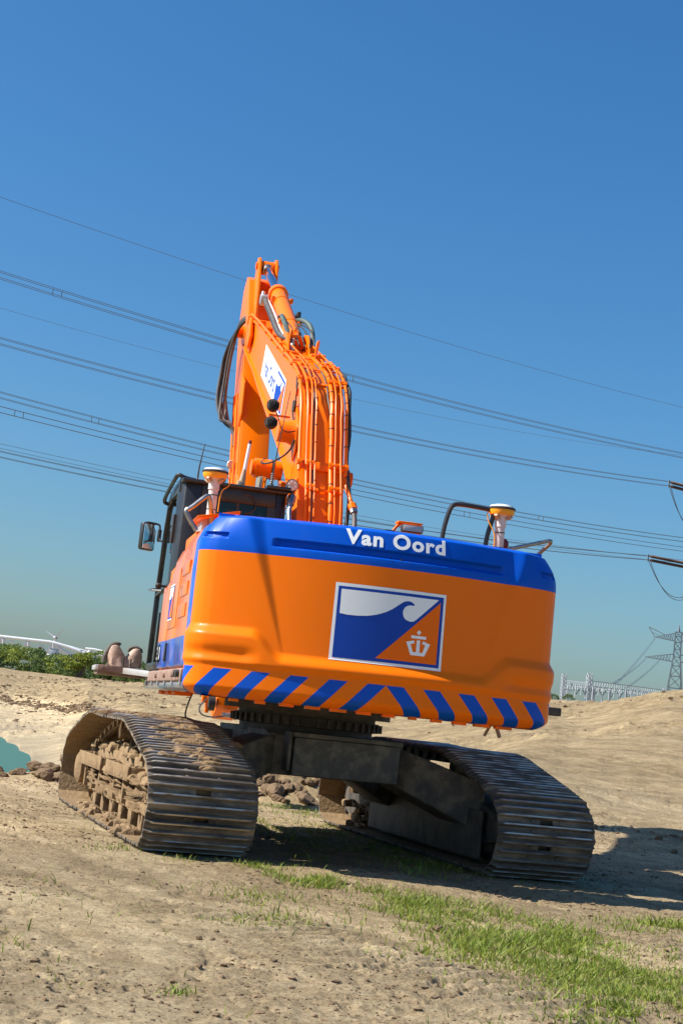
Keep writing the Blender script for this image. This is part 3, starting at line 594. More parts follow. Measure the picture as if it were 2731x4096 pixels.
# ------------------------------------------------------------------ excavator: undercarriage
EX = link('excavator', None, None, label='large orange and blue tracked excavator seen from behind', category='excavator')
GAUGE, SHOE = 2.9526, 0.8857
LOOP = [(-2.12, 0), (-2.28, .06), (-2.38, .18), (-2.43, .34), (-2.425, .46), (-2.36, .58), (-2.24, .70), (-2.05, .765), (-1.6, .87), (-1.2, .965), (-.95, 1.025), (-.75, 1.035), (-.3, 1.03), (.3, 1.03), (.8, 1.045), (1.05, 1.05), (1.3, 1.015), (1.7, .94), (2.15, .83), (2.42, .745), (2.6, .63), (2.69, .48), (2.69, .32), (2.62, .13), (2.48, .03), (2.28, 0), (1.4, 0), (.4, 0), (-.6, 0), (-1.5, 0)]
LP = chaikin(LOOP, 2, True)
seg = [math.dist(LP[i], LP[(i+1) % len(LP)]) for i in range(len(LP))]; PER = sum(seg); NS = round(PER/.237); PITCHL = PER/NS
def loop_at(s):
    s %= PER; i = 0
    while s > seg[i]: s -= seg[i]; i += 1
    a, b = LP[i], LP[(i+1) % len(LP)]; f = s/seg[i]; return (a[0]+(b[0]-a[0])*f, a[1]+(b[1]-a[1])*f)
def shoe_mesh():
    p = PITCHL/2-.009; g = PITCHL/3; gs = [-g, 0, g]; cs = []          # contour (y along the chain, z outward)
    cs.append((-p, -.040)); 
    for k in gs: cs += [(k-.017, -.038), (k-.006, -.002), (k+.005, 0), (k+.013, -.038)]
    cs += [(p, -.040), (p, -.054), (g-.017, -.054), (.013, -.054), (-p, -.054)]
    xs = [-SHOE/2, -SHOE/2+.06, -.06, .06, SHOE/2-.06, SHOE/2]; m = MB(); n = len(cs); vs = []
    for j, x in enumerate(xs):
        for (y, z) in cs:
            if j in (0, 5) and z > -.03: z = -.024
            vs.append((x, y, z))
    fs = []
    hole = {(cs.index((.013, -.038)), cs.index((g-.017, -.038))), (cs.index((g-.017, -.054)), cs.index((.013, -.054)))}
    for j in range(5):
        for i in range(n):
            k = (i+1) % n
            if j == 2 and (i, k) in hole: continue
            fs.append((j*n+i, j*n+k, (j+1)*n+k, (j+1)*n+i))
    a, b2, c, d = cs.index((.013, -.038)), cs.index((g-.017, -.038)), cs.index((g-.017, -.054)), cs.index((.013, -.054))
    for j in (2, 3): fs.append((j*n+a, j*n+b2, j*n+c, j*n+d))
    fs += [(2*n+a, 3*n+a, 3*n+d, 2*n+d), (2*n+b2, 3*n+b2, 3*n+c, 2*n+c)]
    fs += [tuple(range(n)), tuple(5*n+i for i in range(n))[::-1]]
    m.add(vs, fs)
    for x in (-.13, .13):
        for y in (-g*.52, g*.5): m.lathe([(.016, -.036), (.016, -.026)], (x, y, 0), (0, 0, 1), 6)
    return m
def trackmat():
    m = bpy.data.materials.new('worn_track_steel'); m.use_nodes = True; n = m.node_tree.nodes; l = m.node_tree.links; b = n['Principled BSDF']; b.inputs['Specular IOR Level'].default_value = .25
    tc = n.new('ShaderNodeTexCoord'); oi = n.new('ShaderNodeObjectInfo'); va = n.new('ShaderNodeVectorMath'); va.operation = 'ADD'
    cmb = n.new('ShaderNodeVectorMath'); cmb.operation = 'SCALE'; l.new(oi.outputs['Location'], cmb.inputs[0]); cmb.inputs['Scale'].default_value = 3.7
    l.new(tc.outputs['Object'], va.inputs[0]); l.new(cmb.outputs[0], va.inputs[1])
    mp = n.new('ShaderNodeMapping'); mp.inputs['Scale'].default_value = (.28, 1, 1); l.new(va.outputs[0], mp.inputs[0])
    t = n.new('ShaderNodeTexNoise'); t.inputs['Scale'].default_value = 9; t.inputs['Detail'].default_value = 7; t.inputs['Roughness'].default_value = .65; l.new(mp.outputs[0], t.inputs[0])
    cr = n.new('ShaderNodeValToRGB'); E = cr.color_ramp.elements; E[0].position = .32; E[0].color = (.06, .055, .05, 1); E[1].position = .70; E[1].color = (.33, .255, .17, 1); e = E.new(.50); e.color = (.14, .115, .088, 1)
    l.new(t.outputs['Fac'], cr.inputs[0])
    sx = n.new('ShaderNodeSeparateXYZ'); l.new(tc.outputs['Object'], sx.inputs[0])
    mr = n.new('ShaderNodeMapRange'); mr.inputs[1].default_value = -.012; mr.inputs[2].default_value = -.004; l.new(sx.outputs['Z'], mr.inputs[0])
    t2 = n.new('ShaderNodeTexNoise'); t2.inputs['Scale'].default_value = 16; l.new(mp.outputs[0], t2.inputs[0]); m2 = n.new('ShaderNodeMapRange'); m2.inputs[1].default_value = .36; m2.inputs[2].default_value = .54; l.new(t2.outputs['Fac'], m2.inputs[0])
    mu = n.new('ShaderNodeMath'); mu.operation = 'MULTIPLY'; l.new(mr.outputs[0], mu.inputs[0]); l.new(m2.outputs[0], mu.inputs[1])
    mx = n.new('ShaderNodeMix'); mx.data_type = 'RGBA'; l.new(mu.outputs[0], mx.inputs[0]); l.new(cr.outputs[0], mx.inputs[6]); mx.inputs[7].default_value = (.52, .48, .44, 1); l.new(mx.outputs[2], b.inputs['Base Color'])
    me_ = n.new('ShaderNodeMapRange'); me_.inputs[1].default_value = .45; me_.inputs[2].default_value = .58; me_.inputs[3].default_value = .08; me_.inputs[4].default_value = 0.; l.new(t.outputs['Fac'], me_.inputs[0])
    mm = n.new('ShaderNodeMath'); mm.operation = 'MAXIMUM'; l.new(me_.outputs[0], mm.inputs[0]); l.new(mu.outputs[0], mm.inputs[1]); l.new(mm.outputs[0], b.inputs['Metallic'])
    ro = n.new('ShaderNodeMapRange'); ro.inputs[3].default_value = .8; ro.inputs[4].default_value = .45; l.new(mu.outputs[0], ro.inputs[0]); l.new(ro.outputs[0], b.inputs['Roughness'])
    bp = n.new('ShaderNodeBump'); bp.inputs['Strength'].default_value = .25; bp.inputs['Distance'].default_value = .01; l.new(t.outputs['Fac'], bp.inputs['Height']); l.new(bp.outputs[0], b.inputs['Normal'])
    return m
M['shoe'] = trackmat()
SM = shoe_mesh().mesh('track_shoe', 'shoe', smooth=25)
SM.materials.append(M['mud'])
for p in SM.polygons:
    if p.normal.z < -.7: p.material_index = 1
for side, lab in ((-1, 'left crawler track with mud caked on its upper shoes'), (1, 'right crawler track lying in the machine shadow')):
    xc = side*GAUGE/2; chain = MB(); fr = []
    for i in range(NS):
        s = (i+.37)*PITCHL; y, z = loop_at(s); y2, z2 = loop_at(s+.05); y1, z1 = loop_at(s-.05); t = Vector((0, y2-y1, z2-z1)).normalized(); nrm = Vector((0, t.z, -t.y))
        fr.append((Vector((xc, y, z)), t, nrm))
    # outward is away from the loop centre
    if sum((f[0]-Vector((xc, .1, .5))).dot(f[2]) for f in fr) < 0: fr = [(a, b, -c) for a, b, c in fr]
    for p, t, nn in fr:
        rot = Matrix((Vector((1, 0, 0)), nn.cross(Vector((1, 0, 0))), nn)).transposed()
        for dx in (-.1, .1): chain.box(p-nn*.105+Vector((dx, 0, 0)), (.05, PITCHL*.96, .10), rot)
        chain.cyl(p-nn*.11-t*PITCHL*.5+Vector((-.15, 0, 0)), p-nn*.11-t*PITCHL*.5+Vector((.15, 0, 0)), .03, None, 8)
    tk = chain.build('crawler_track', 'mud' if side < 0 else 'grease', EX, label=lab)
    for p, t, nn in fr:
        o = link('track_shoe', SM, tk); rot = Matrix((Vector((1, 0, 0)), nn.cross(Vector((1, 0, 0))), nn)).transposed().to_4x4(); o.matrix_basis = Matrix.Translation(p+Vector((random.gauss(0, .004), 0, 0))) @ rot
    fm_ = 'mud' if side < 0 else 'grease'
    # track frame: sloped-top beam
    prof = [(-1.75, .26), (-1.75, .50), (-1.45, .58), (-.9, .66), (1.5, .66), (1.9, .55), (1.95, .28), (1.5, .22), (-1.5, .22)]
    f = MB().prism(prof, lambda a, b2, t: (t, a, b2), xc-.21, xc+.21).build('track_frame', fm_, EX, bevel=.015)
    # rollers, idler, sprocket
    for k in range(8):
        y = -1.45+k*.44; MB().lathe([(.05, -.2), (.11, -.19), (.11, -.12), (.085, -.10), (.085, .10), (.11, .12), (.11, .19), (.05, .2)], (xc, y, .215), (1, 0, 0), 16).build('roller', fm_, f)
    for y in (-.55, .9): MB().lathe([(.04, -.16), (.085, -.15), (.085, .15), (.04, .16)], (xc, y, .85), (1, 0, 0), 14).build('carrier_roller', fm_, f); MB().bar((xc, y, .6), (xc, y, .8), .1, .06).build('roller_bracket', fm_, f)
    MB().lathe([(.08, -.16), (.20, -.15), (.22, -.08), (.28, -.06), (.30, -.05), (.30, .05), (.28, .06), (.22, .08), (.20, .15), (.08, .16)], (xc, -2.02, .37), (1, 0, 0), 28).build('idler', fm_, f)
    for s_ in (-1, 1): MB().box((xc+s_*.2, -1.8, .37), (.05, .5, .16)).build('idler_yoke', fm_, f, bevel=.01)
    sp = MB(); sp.lathe([(.12, -.2), (.25, -.18), (.25, -.05), (.29, -.04), (.29, .04), (.25, .05), (.22, .2), (.1, .24)], (xc, 2.27, .40), (1, 0, 0), 28)
    for k in range(21):
        a = 2*math.pi*k/21; sp.box((xc, 2.27+.31*math.cos(a), .40+.31*math.sin(a)), (.07, .04, .06), Matrix.Rotation(a+math.pi/2, 3, 'X'))
    sp.build('sprocket', fm_, f)
    so = -1 if side < 0 else 1
    for face in ((so,) if side < 0 else (so, -so)):
        xo = xc+face*.24
        MB().bb(xo-.04, xo+.04, -1.62, 1.35, .22, .31).build('roller_guard', fm_, f, bevel=.012)
        for k in range(6 if side < 0 else 0): MB().box((xo, -1.3+k*.5, .15), (.07, .16, .14)).build('guard_foot', fm_, f, bevel=.01)
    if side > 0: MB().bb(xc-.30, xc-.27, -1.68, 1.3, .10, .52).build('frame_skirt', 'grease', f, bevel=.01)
    if side < 0:
        for (ya, yb) in ((-.95, .25), (.55, 1.95)):        # step brackets: open boxes on the outer face of the frame
            m = MB(); xo0, xo1 = xc-.21, xc-.335
            m.bb(xo1-.025, xo1, ya, yb, .46, .59); m.bb(xo1, xo0, ya, ya+.03, .46, .585); m.bb(xo1, xo0, yb-.03, yb, .46, .585); m.bb(xo1, xo0, ya+.03, yb-.03, .46, .485)
            m.build('step_bracket', 'mud', f, bevel=.008)
        for yy in (-.55, -.05, .8, 1.2, 1.7):
            MB().prism([(0, .23), (0, .56), (-.11, .5), (-.11, .25)], lambda a, b2, t: (xc-.21+a, t, b2), yy-.03, yy+.03).build('frame_rib', 'mud', f, bevel=.008)
        MB().lathe([(.16, 0), (.17, -.1), (.12, -.13)], (xc-.2, 2.27, .40), (1, 0, 0), 20).build('final_drive', 'mud', f)
# caked mud: irregular flat lumps on the upper shoes and on the track frame
def mudlump(mb, c, sx, sy, sz, t, nn, seed):
    xv = Vector((1, 0, 0)); n1, n2 = 14, 5; vs = []; r = random.Random(seed)
    ph = [r.uniform(0, 6.3) for _ in range(4)]
    for i in range(n2+1):
        f = i/n2
        for k in range(n1):
            a = 2*math.pi*k/n1; rad = (1-f)**.45*(1+.28*math.sin(2*a+ph[0])+.16*math.sin(5*a+ph[1])+.12*math.sin(7*a+ph[2]))
            h = math.sqrt(f)*(1+.35*math.sin(3*a+ph[3])*(1-f)); vs.append(c+xv*(math.cos(a)*rad*sx)+t*(math.sin(a)*rad*sy)+nn*(h*sz))
    fs = [(i*n1+k, i*n1+(k+1) % n1, (i+1)*n1+(k+1) % n1, (i+1)*n1+k) for i in range(n2) for k in range(n1)]
    mb.add(vs, fs)
mud = MB(); xc = -GAUGE/2; r_ = random.Random(3)
for i in range(170):
    s_pos = r_.uniform(0, 1); y0 = -2.25+2.9*s_pos**.9
    # point on the upper run
    zt = float(np.interp(y0, [-2.36, -2.24, -2.05, -1.6, -1.2, -.95, -.75, .8], [.58, .70, .765, .87, .965, 1.025, 1.035, 1.045])); dz = .23 if -2.1 < y0 < -.95 else (.8 if y0 <= -2.1 else .02)
    t = Vector((0, 1, dz)).normalized(); nn = Vector((0, -dz, 1)).normalized()
    x0 = xc+r_.gauss(.02, .15); mudlump(mud, Vector((x0, y0, zt))-nn*.036, r_.uniform(.05, .14), r_.uniform(.02, .045), r_.uniform(.034, .050), t, nn, i)
mud.build('caked_mud', 'mud', EX, kind='stuff', label='dried mud caked between the ribs on top of the left track')
mud = MB()
for i in range(130):
    y0 = r_.uniform(-1.6, 1.9); x0 = xc-r_.uniform(.0, .30); zt = .66 if x0 > xc-.21 else .50
    if -.95 < y0 < -.0 and x0 < xc-.2: zt = .5
    mudlump(mud, Vector((x0, y0, zt-.02)), r_.uniform(.03, .09), r_.uniform(.04, .13), r_.uniform(.03, .12), Vector((0, 1, 0)), Vector((0, 0, 1)), 500+i)
for i in range(90):
    y0 = r_.uniform(-1.6, 1.6); mudlump(mud, Vector((xc-.22-r_.uniform(0, .09), y0, r_.uniform(.24, .5))), r_.uniform(.02, .06), r_.uniform(.03, .09), r_.uniform(.02, .05), Vector((0, .9, .3)).normalized(), Vector((-1, 0, .2)).normalized(), 900+i)
for i in range(60):
    y0 = r_.uniform(-1.5, 1.8); mudlump(mud, Vector((xc-.30+r_.uniform(-.1, .1), y0, .03)), r_.uniform(.03, .09), r_.uniform(.03, .09), r_.uniform(.02, .09), Vector((0, 1, 0)), Vector((0, 0, 1)), 1300+i)
mud.build('caked_mud', 'mud', EX, kind='stuff', label='thick dried mud heaped on the left track frame')
mud = MB(); xr = GAUGE/2
for i in range(26): mudlump(mud, Vector((xr-.3+r_.uniform(-.06, .14), 1.5+r_.uniform(-.3, .5), r_.uniform(.05, .6))), r_.uniform(.03, .09), r_.uniform(.04, .12), r_.uniform(.03, .1), Vector((0, 1, 0)), Vector((-.4, 0, 1)).normalized(), 1700+i)
mud.build('caked_mud', 'mud', EX, kind='stuff', label='sunlit dried mud on the far end of the right track frame')
# car body: centre box, legs to the track frames, slewing ring
cb = MB().prism([(-.95, .64), (-.95, 1.0), (-.80, 1.03), (.95, 1.03), (.95, .64)], lambda a, b2, t: (t, a, b2), -.62, .66).build('car_body', 'carbody', EX, bevel=.015)
MB().bb(-.42, .57, -1.13, -.955, .655, .985).build('cover_plate', 'plate', cb, bevel=.008)
MB().bb(-.44, .59, -1.15, -.92, .99, 1.03).build('plate_lip', 'plate', cb, bevel=.006)
MB().box((-.46, -1.05, .86), (.03, .16, .34)).build('gusset', 'carbody', cb, bevel=.005)
for sx in (-1, 1):
    for sy in (-1, 1):
        m = MB(); a = [Vector((sx*.55, sy*.95, .66)), Vector((sx*.55, sy*.35, .66)), Vector((sx*.55, sy*.35, 1.0)), Vector((sx*.55, sy*.95, 1.0))]; b2 = [Vector((sx*1.3, sy*1.45, .30)), Vector((sx*1.3, sy*.75, .30)), Vector((sx*1.3, sy*.75, .80)), Vector((sx*1.3, sy*1.45, .74))]
        m.add(a+b2, [(0,1,2,3), (4,7,6,5), (0,4,5,1), (1,5,6,2), (2,6,7,3), (3,7,4,0)]); m.build('frame_leg', 'carbody', cb, bevel=.02)
rg = MB(); rg.lathe([(.60, .99), (.64, 1.0), (.64, 1.075), (.70, 1.08), (.70, 1.165), (.66, 1.17), (.66, 1.2), (.80, 1.2), (.80, 1.27), (.6, 1.28)], (0, 0, 0), (0, 0, 1), 56); ring = rg.build('slewing_ring', 'grease', EX)
tooth = MB().box((0, 0, 0), (.035, .03, .075)).mesh('ring_bolt', 'grease')
for k in range(48):
    a = 2*math.pi*k/48; o = link('ring_bolt', tooth, ring); o.location = (.715*math.cos(a), .715*math.sin(a), 1.12); o.rotation_euler = (0, 0, a)
# ------------------------------------------------------------------ excavator: counterweight
def cwmat():
    m = bpy.data.materials.new('counterweight_paint'); m.use_nodes = True; n = m.node_tree.nodes; l = m.node_tree.links; b = n['Principled BSDF']
    b.inputs['Roughness'].default_value = .4; b.inputs['Coat Weight'].default_value = .06; b.inputs['Coat Roughness'].default_value = .1; b.inputs['Specular IOR Level'].default_value = .16
    def mth(op, a, c=None):
        x = n.new('ShaderNodeMath'); x.operation = op
        for i, v in enumerate((a, c)):
            if v is None: continue
            if isinstance(v, (int, float)): x.inputs[i].default_value = v
            else: l.new(v, x.inputs[i])
        return x.outputs[0]
    at_ = n.new('ShaderNodeAttribute'); at_.attribute_name = 'tint'; u = at_.outputs['Fac']
    tc = n.new('ShaderNodeTexCoord'); sx = n.new('ShaderNodeSeparateXYZ'); l.new(tc.outputs['Object'], sx.inputs[0]); z = sx.outputs['Z']
    a = mth('ABSOLUTE', mth('SUBTRACT', u, .013)); s = mth('SUBTRACT', a, mth('MULTIPLY', mth('SUBTRACT', 1.476, z), .9))
    st = mth('MULTIPLY', mth('LESS_THAN', mth('MODULO', s, .297), .141), mth('MULTIPLY', mth('GREATER_THAN', s, 0.), mth('LESS_THAN', z, 1.476)))
    bl = mth('MAXIMUM', st, mth('GREATER_THAN', z, 2.392))
    no = n.new('ShaderNodeTexNoise'); no.inputs['Scale'].default_value = 1.6; no.inputs['Detail'].default_value = 8; l.new(tc.outputs['Object'], no.inputs[0])
    o1 = n.new('ShaderNodeMix'); o1.data_type = 'RGBA'; l.new(no.outputs['Fac'], o1.inputs[0]); o1.inputs[6].default_value = (.98, .188, 0, 1); o1.inputs[7].default_value = (.95, .178, 0, 1)
    mx = n.new('ShaderNodeMix'); mx.data_type = 'RGBA'; l.new(bl, mx.inputs[0]); l.new(o1.outputs[2], mx.inputs[6]); mx.inputs[7].default_value = (*BLUE, 1); 
    # thin road dust low down
    d1 = n.new('ShaderNodeTexNoise'); d1.inputs['Scale'].default_value = 7; d1.inputs['Detail'].default_value = 10; l.new(tc.outputs['Object'], d1.inputs[0])
    dm = n.new('ShaderNodeMapRange'); dm.inputs[1].default_value = .45; dm.inputs[2].default_value = .75; dm.inputs[4].default_value = .02; l.new(d1.outputs['Fac'], dm.inputs[0])
    m2 = n.new('ShaderNodeMix'); m2.data_type = 'RGBA'; l.new(dm.outputs[0], m2.inputs[0]); l.new(mx.outputs[2], m2.inputs[6]); m2.inputs[7].default_value = (.38, .28, .18, 1); l.new(m2.outputs[2], b.inputs['Base Color'])
    t2 = n.new('ShaderNodeTexNoise'); t2.inputs['Scale'].default_value = 160; l.new(tc.outputs['Object'], t2.inputs[0]); bp = n.new('ShaderNodeBump'); bp.inputs['Strength'].default_value = .04; bp.inputs['Distance'].default_value = .004; l.new(t2.outputs['Fac'], bp.inputs['Height']); l.new(bp.outputs[0], b.inputs['Normal'])
    return m
M['cw'] = cwmat()
CK = .155; CY0 = -3.03
half = [(0., CY0)] + [(x, CY0+CK*x*x) for x in np.linspace(.06, 1.30, 26)] + [(1.37, -2.735), (1.43, -2.69), (1.468, -2.64), (1.482, -2.60), (1.487, -2.56), (1.488, -2.53)]
plan = [(-x, y) for x, y in half[::-1]] + half[1:]; plan = np.array(plan)
sl = np.concatenate([[0], np.cumsum(np.hypot(*np.diff(plan, axis=0).T))]); su = np.linspace(0, sl[-1], 330); px_ = np.interp(su, sl, plan[:, 0]); py_ = np.interp(su, sl, plan[:, 1])
for _ in range(4): px_[1:-1] = (px_[:-2]+2*px_[1:-1]+px_[2:])/4; py_[1:-1] = (py_[:-2]+2*py_[1:-1]+py_[2:])/4
px_ = np.concatenate([[-1.36], px_, [1.36]]); py_ = np.concatenate([[-2.52], py_, [-2.52]]); su = np.concatenate([[su[0]-.12], su, [su[-1]+.12]])
tx, ty = np.gradient(px_), np.gradient(py_); tl_ = np.hypot(tx, ty); nx_, ny_ = ty/tl_, -tx/tl_; uu = su-sl[-1]/2; nx_[0], ny_[0], nx_[-1], ny_[-1] = 0, 1, 0, 1; nx_[1], ny_[1], nx_[-2], ny_[-2] = -1, 0, 1, 0
def cwdisp(x, u, z):
    ax = np.abs(u); d = np.zeros(np.broadcast(u, z).shape)
    # recessed centre panel between the slanted creases
    f_ = np.clip((z-1.60)/1.0, 0, 1.1); xc = .80+(z-1.64)*.255; dep = .040*f_; wd = .012+.125*f_
    d = d - dep*(1-sstep(xc, xc+wd, ax))
    # lower lip and corner shoulders
    zl = 1.625+.175*sstep(.80, 1.06, ax); d = d + .058*(1-sstep(zl-.075, zl+.02, z))*(1-.45*sstep(1.4, 1.7, ax))
    d = d - .022*np.exp(-((z-1.59)/.05)**2)*sstep(.95, 1.12, ax)*(1-sstep(1.45, 1.75, ax))
    d = d - .020*(1-sstep(1.49, 1.54, z))
    # tuck at the bottom edge
    d = d - .105*np.clip((1.345-z)/.085, 0, 1)**2
    # top: face leans back, edge rounded
    d = d - .055*np.clip((z-2.42)/.28, 0, 1)**1.3 - .11*np.clip((z-2.664)/.036, 0, 1)**2
    d = d - .085*sstep(1.15, 1.5, ax)*np.clip((z-2.50)/.20, 0, 1)**1.4
    # long pocket under the lettering
    d = d - .045*sstep(2.455, 2.475, z)*(1-sstep(2.512, 2.534, z))*(1-sstep(.93, .985, ax))
    # lifting slots at the corners
    d = d - .03*sstep(2.490, 2.498, z)*(1-sstep(2.535, 2.543, z))*sstep(1.33, 1.345, ax)*(1-sstep(1.58, 1.60, ax))
    return d
zr = np.unique(np.concatenate([np.linspace(1.262, 1.36, 12), np.linspace(1.36, 1.85, 64), np.linspace(1.85, 2.44, 30), np.linspace(2.44, 2.70, 62)]))
U2, Z2_ = np.meshgrid(uu, zr); PX, PY = np.meshgrid(px_, zr)[0], np.meshgrid(py_, zr)[0]; NX, NY = np.meshgrid(nx_, zr)[0], np.meshgrid(ny_, zr)[0]
D_ = cwdisp(PX, U2, Z2_); D_[:, 0] = 0; D_[:, -1] = 0; VX, VY = PX+NX*D_, PY+NY*D_
rows = [np.stack([VX[i], VY[i], Z2_[i]], -1) for i in range(len(zr))]
for (ins, z) in ((.22, 2.706), (.32, 2.712)): rows.append(np.stack([px_-nx_*ins*(np.abs(ny_) < .999), py_-ny_*ins*(py_ < -2.55), np.full_like(px_, z)], -1))
rows.insert(0, np.stack([px_-nx_*.2, py_-ny_*.2, np.full_like(px_, 1.255)], -1))
V = np.stack(rows); nr_, nc_ = V.shape[:2]; idx = np.arange(nr_*nc_).reshape(nr_, nc_); q = np.stack([idx[:-1, :-1], idx[:-1, 1:], idx[1:, 1:], idx[1:, :-1]], -1).reshape(-1, 4)
Vf = V.reshape(-1, 3); COSP, SINP = math.cos(PHI), math.sin(PHI)
def rotU(v): v = np.asarray(v, float); return np.stack([v[..., 0]*COSP-v[..., 1]*SINP, v[..., 0]*SINP+v[..., 1]*COSP, v[..., 2]], -1)
tris = []
for base, rev in ((idx[0], True), (idx[-1], False)):          # close top and bottom by pairing mirrored columns
    for k in range(nc_//2-1):
        a, b2, c2, d2 = base[k], base[k+1], base[nc_-2-k], base[nc_-1-k]; tris += [(a, b2, c2), (a, c2, d2)] if not rev else [(a, c2, b2), (a, d2, c2)]
cwm = npmesh('counterweight', rotU(Vf), q, tris, 'cw', attr=np.tile(uu, nr_)); cwm.set_sharp_from_angle(angle=R(50))
CW = link('counterweight', cwm, EX, label='orange counterweight with blue top band and blue chevron stripes')
def cwpos(x, z, off=.0):
    x = np.asarray(x, float); z = np.asarray(z, float); nx = 2*CK*x; ln = np.sqrt(1+nx*nx); nX, nY = nx/ln, -1/ln
    u = np.arcsinh(2*CK*x)/(4*CK)+.5*x*np.sqrt(1+(2*CK*x)**2)
    d = cwdisp(x, u, z)+off; return np.stack([x+nX*d, CY0+CK*x*x+nY*d, z], -1)
from mathutils.geometry import delaunay_2d_cdt
def decal(name, polys, off, m, parent, fn, cuts, label=None):
    bm = bmesh.new()
    for P in polys:
        if len(P) <= 4 and not cuts: bm.faces.new([bm.verts.new((a, 0, b2)) for a, b2 in P]); continue
        if len(P) < 4 and name.endswith('letter'): bm.faces.new([bm.verts.new((a, 0, b2)) for a, b2 in P]); continue
        v2 = [Vector((float(a), float(b2))) for a, b2 in P]; n_ = len(v2); out = delaunay_2d_cdt(v2, [(i, (i+1) % n_) for i in range(n_)], [], 1, 1e-6)
        bv = [bm.verts.new((p.x, 0, p.y)) for p in out[0]]
        for f in out[2]: bm.faces.new([bv[i] for i in f])
    bmesh.ops.triangulate(bm, faces=bm.faces)
    for c, ax in cuts:
        co = (c, 0, 0) if ax == 0 else (0, 0, c); no = (1, 0, 0) if ax == 0 else (0, 0, 1); bmesh.ops.bisect_plane(bm, geom=bm.verts[:]+bm.edges[:]+bm.faces[:], plane_co=co, plane_no=no, dist=1e-5)
    co = np.array([v.co[:] for v in bm.verts]); P3 = fn(co[:, 0], co[:, 2], off)
    for v, p in zip(bm.verts, P3): v.co = p
    bm.normal_update(); me = bpy.data.meshes.new(name); bm.to_mesh(me); bm.free(); me.materials.append(M[m]); o = link(name, me, parent)
    if label: o['label'] = label
    return o
def cwfn(x, z, off): return rotU(cwpos(x, z, off))
CUT = [(x, 0) for x in np.arange(-.5, .52, .04)]+[(z, 1) for z in np.arange(1.64, 2.24, .025)]
# emblem: traced in the board's own frame (0..1 across, 0..1 up)
LQ = [(330, 170), (1315, 290), (1257, 978), (263, 865)]
def lmap(x, y):        # picture quad -> board coordinates
    a, b2 = .5, .5
    for _ in range(12):
        X = [(1-a)*(1-b2)*LQ[0][i]+a*(1-b2)*LQ[1][i]+a*b2*LQ[2][i]+(1-a)*b2*LQ[3][i] for i in (0, 1)]
        Ja = [(1-b2)*(LQ[1][i]-LQ[0][i])+b2*(LQ[2][i]-LQ[3][i]) for i in (0, 1)]; Jb = [(1-a)*(LQ[3][i]-LQ[0][i])+a*(LQ[2][i]-LQ[1][i]) for i in (0, 1)]
        det = Ja[0]*Jb[1]-Ja[1]*Jb[0]; ex, ey = x-X[0], y-X[1]; a += (ex*Jb[1]-ey*Jb[0])/det; b2 += (Ja[0]*ey-Ja[1]*ex)/det
    return (a, b2)
def onboard(P, x0, x1, z1, z0): return [(x0+(x1-x0)*a, z1-(z1-z0)*b2) for a, b2 in (lmap(*p) for p in P)]
WAVE = [(359, 452), (430, 468), (520, 477), (600, 478), (680, 468), (760, 445), (820, 417), (870, 385), (910, 358), (935, 348), (960, 345), (985, 350), (1005, 362), (1016, 375), (1021, 388), (1000, 387), (975, 384), (950, 390), (930, 404), (916, 428), (912, 452), (917, 482), (930, 505), (950, 520), (975, 530), (1000, 530), (1015, 526), (1032, 515)]
CROWN = [[(1060, 607), (1079, 629), (1057, 651), (1037, 628)], [(988, 652), (1123, 668), (1121, 694), (986, 677)],
         [(942, 710), (980, 732), (1000, 802), (977, 829)], [(942, 710), (1012, 698), (1016, 723), (980, 732)], [(977, 829), (1000, 802), (1087, 812), (1104, 843)], [(1037, 698), (1067, 700), (1059, 807), (1028, 804)], [(1158, 737), (1104, 843), (1087, 812), (1112, 742)], [(1158, 737), (1112, 742), (1083, 732), (1096, 708)]]
SKYP = [WAVE[:15]+[(1150, 415), (1243, 336), (377, 232)], WAVE[14:]+[(1150, 415)]]
BD = (-.447, .453, 2.234, 1.631)
decal('emblem_board', [onboard(LQ, *BD)], .004, 'white', CW, cwfn, CUT, 'white framed emblem board with a blue wave and an orange corner')
decal('emblem_field', [onboard([(353, 203), (1290, 314), (1236, 950), (294, 846)], *BD)], .0055, 'decal_blue', CW, cwfn, CUT)
decal('emblem_sky', [onboard(P, *BD) for P in SKYP], .007, 'white', CW, cwfn, CUT)
decal('emblem_corner', [onboard([(1260, 360), (1212, 920), (665, 857)], *BD)], .007, 'decal_orange', CW, cwfn, CUT)
for P in CROWN: decal('emblem_crown', [onboard(P, *BD)], .0085, 'white', CW, cwfn, CUT)
def textpolys(txt, bold=0.):
    cu = bpy.data.curves.new('t', 'FONT'); cu.body = txt; cu.size = 1; cu.offset = bold; cu.space_character = 1.0+bold*3.5; cu.resolution_u = 5; cu.fill_mode = 'FRONT'; o = bpy.data.objects.new('t', cu); COL.objects.link(o)
    dg = bpy.context.evaluated_depsgraph_get(); me = bpy.data.meshes.new_from_object(o.evaluated_get(dg)); bpy.data.objects.remove(o)
    V = np.array([v.co[:2] for v in me.vertices]); F = [tuple(p.vertices) for p in me.polygons]; bpy.data.meshes.remove(me); return V, F
def letterparts(txt, bold):
    V, F = textpolys(txt, bold); mn, mxx = V.min(0), V.max(0); V = (V-mn)/(mxx-mn); groups = []
    for f in F:
        xs = [V[i][0] for i in f]; a, b2 = min(xs), max(xs); hit = [g for g in groups if not (b2 < g[0]-.004 or a > g[1]+.004)]
        ng = [min([a]+[g[0] for g in hit]), max([b2]+[g[1] for g in hit]), [f]+[q_ for g in hit for q_ in g[2]]]; groups = [g for g in groups if g not in hit]+[ng]
    return V, [g[2] for g in sorted(groups, key=lambda g: g[0])]
def lettering(name, txt, fn2, fn, off, m, parent, cuts, bold=.03, label=None):
    V, G = letterparts(txt, bold)
    for F in G: decal(name, [[fn2(*V[i]) for i in f] for f in F], off, m, parent, fn, cuts, label)
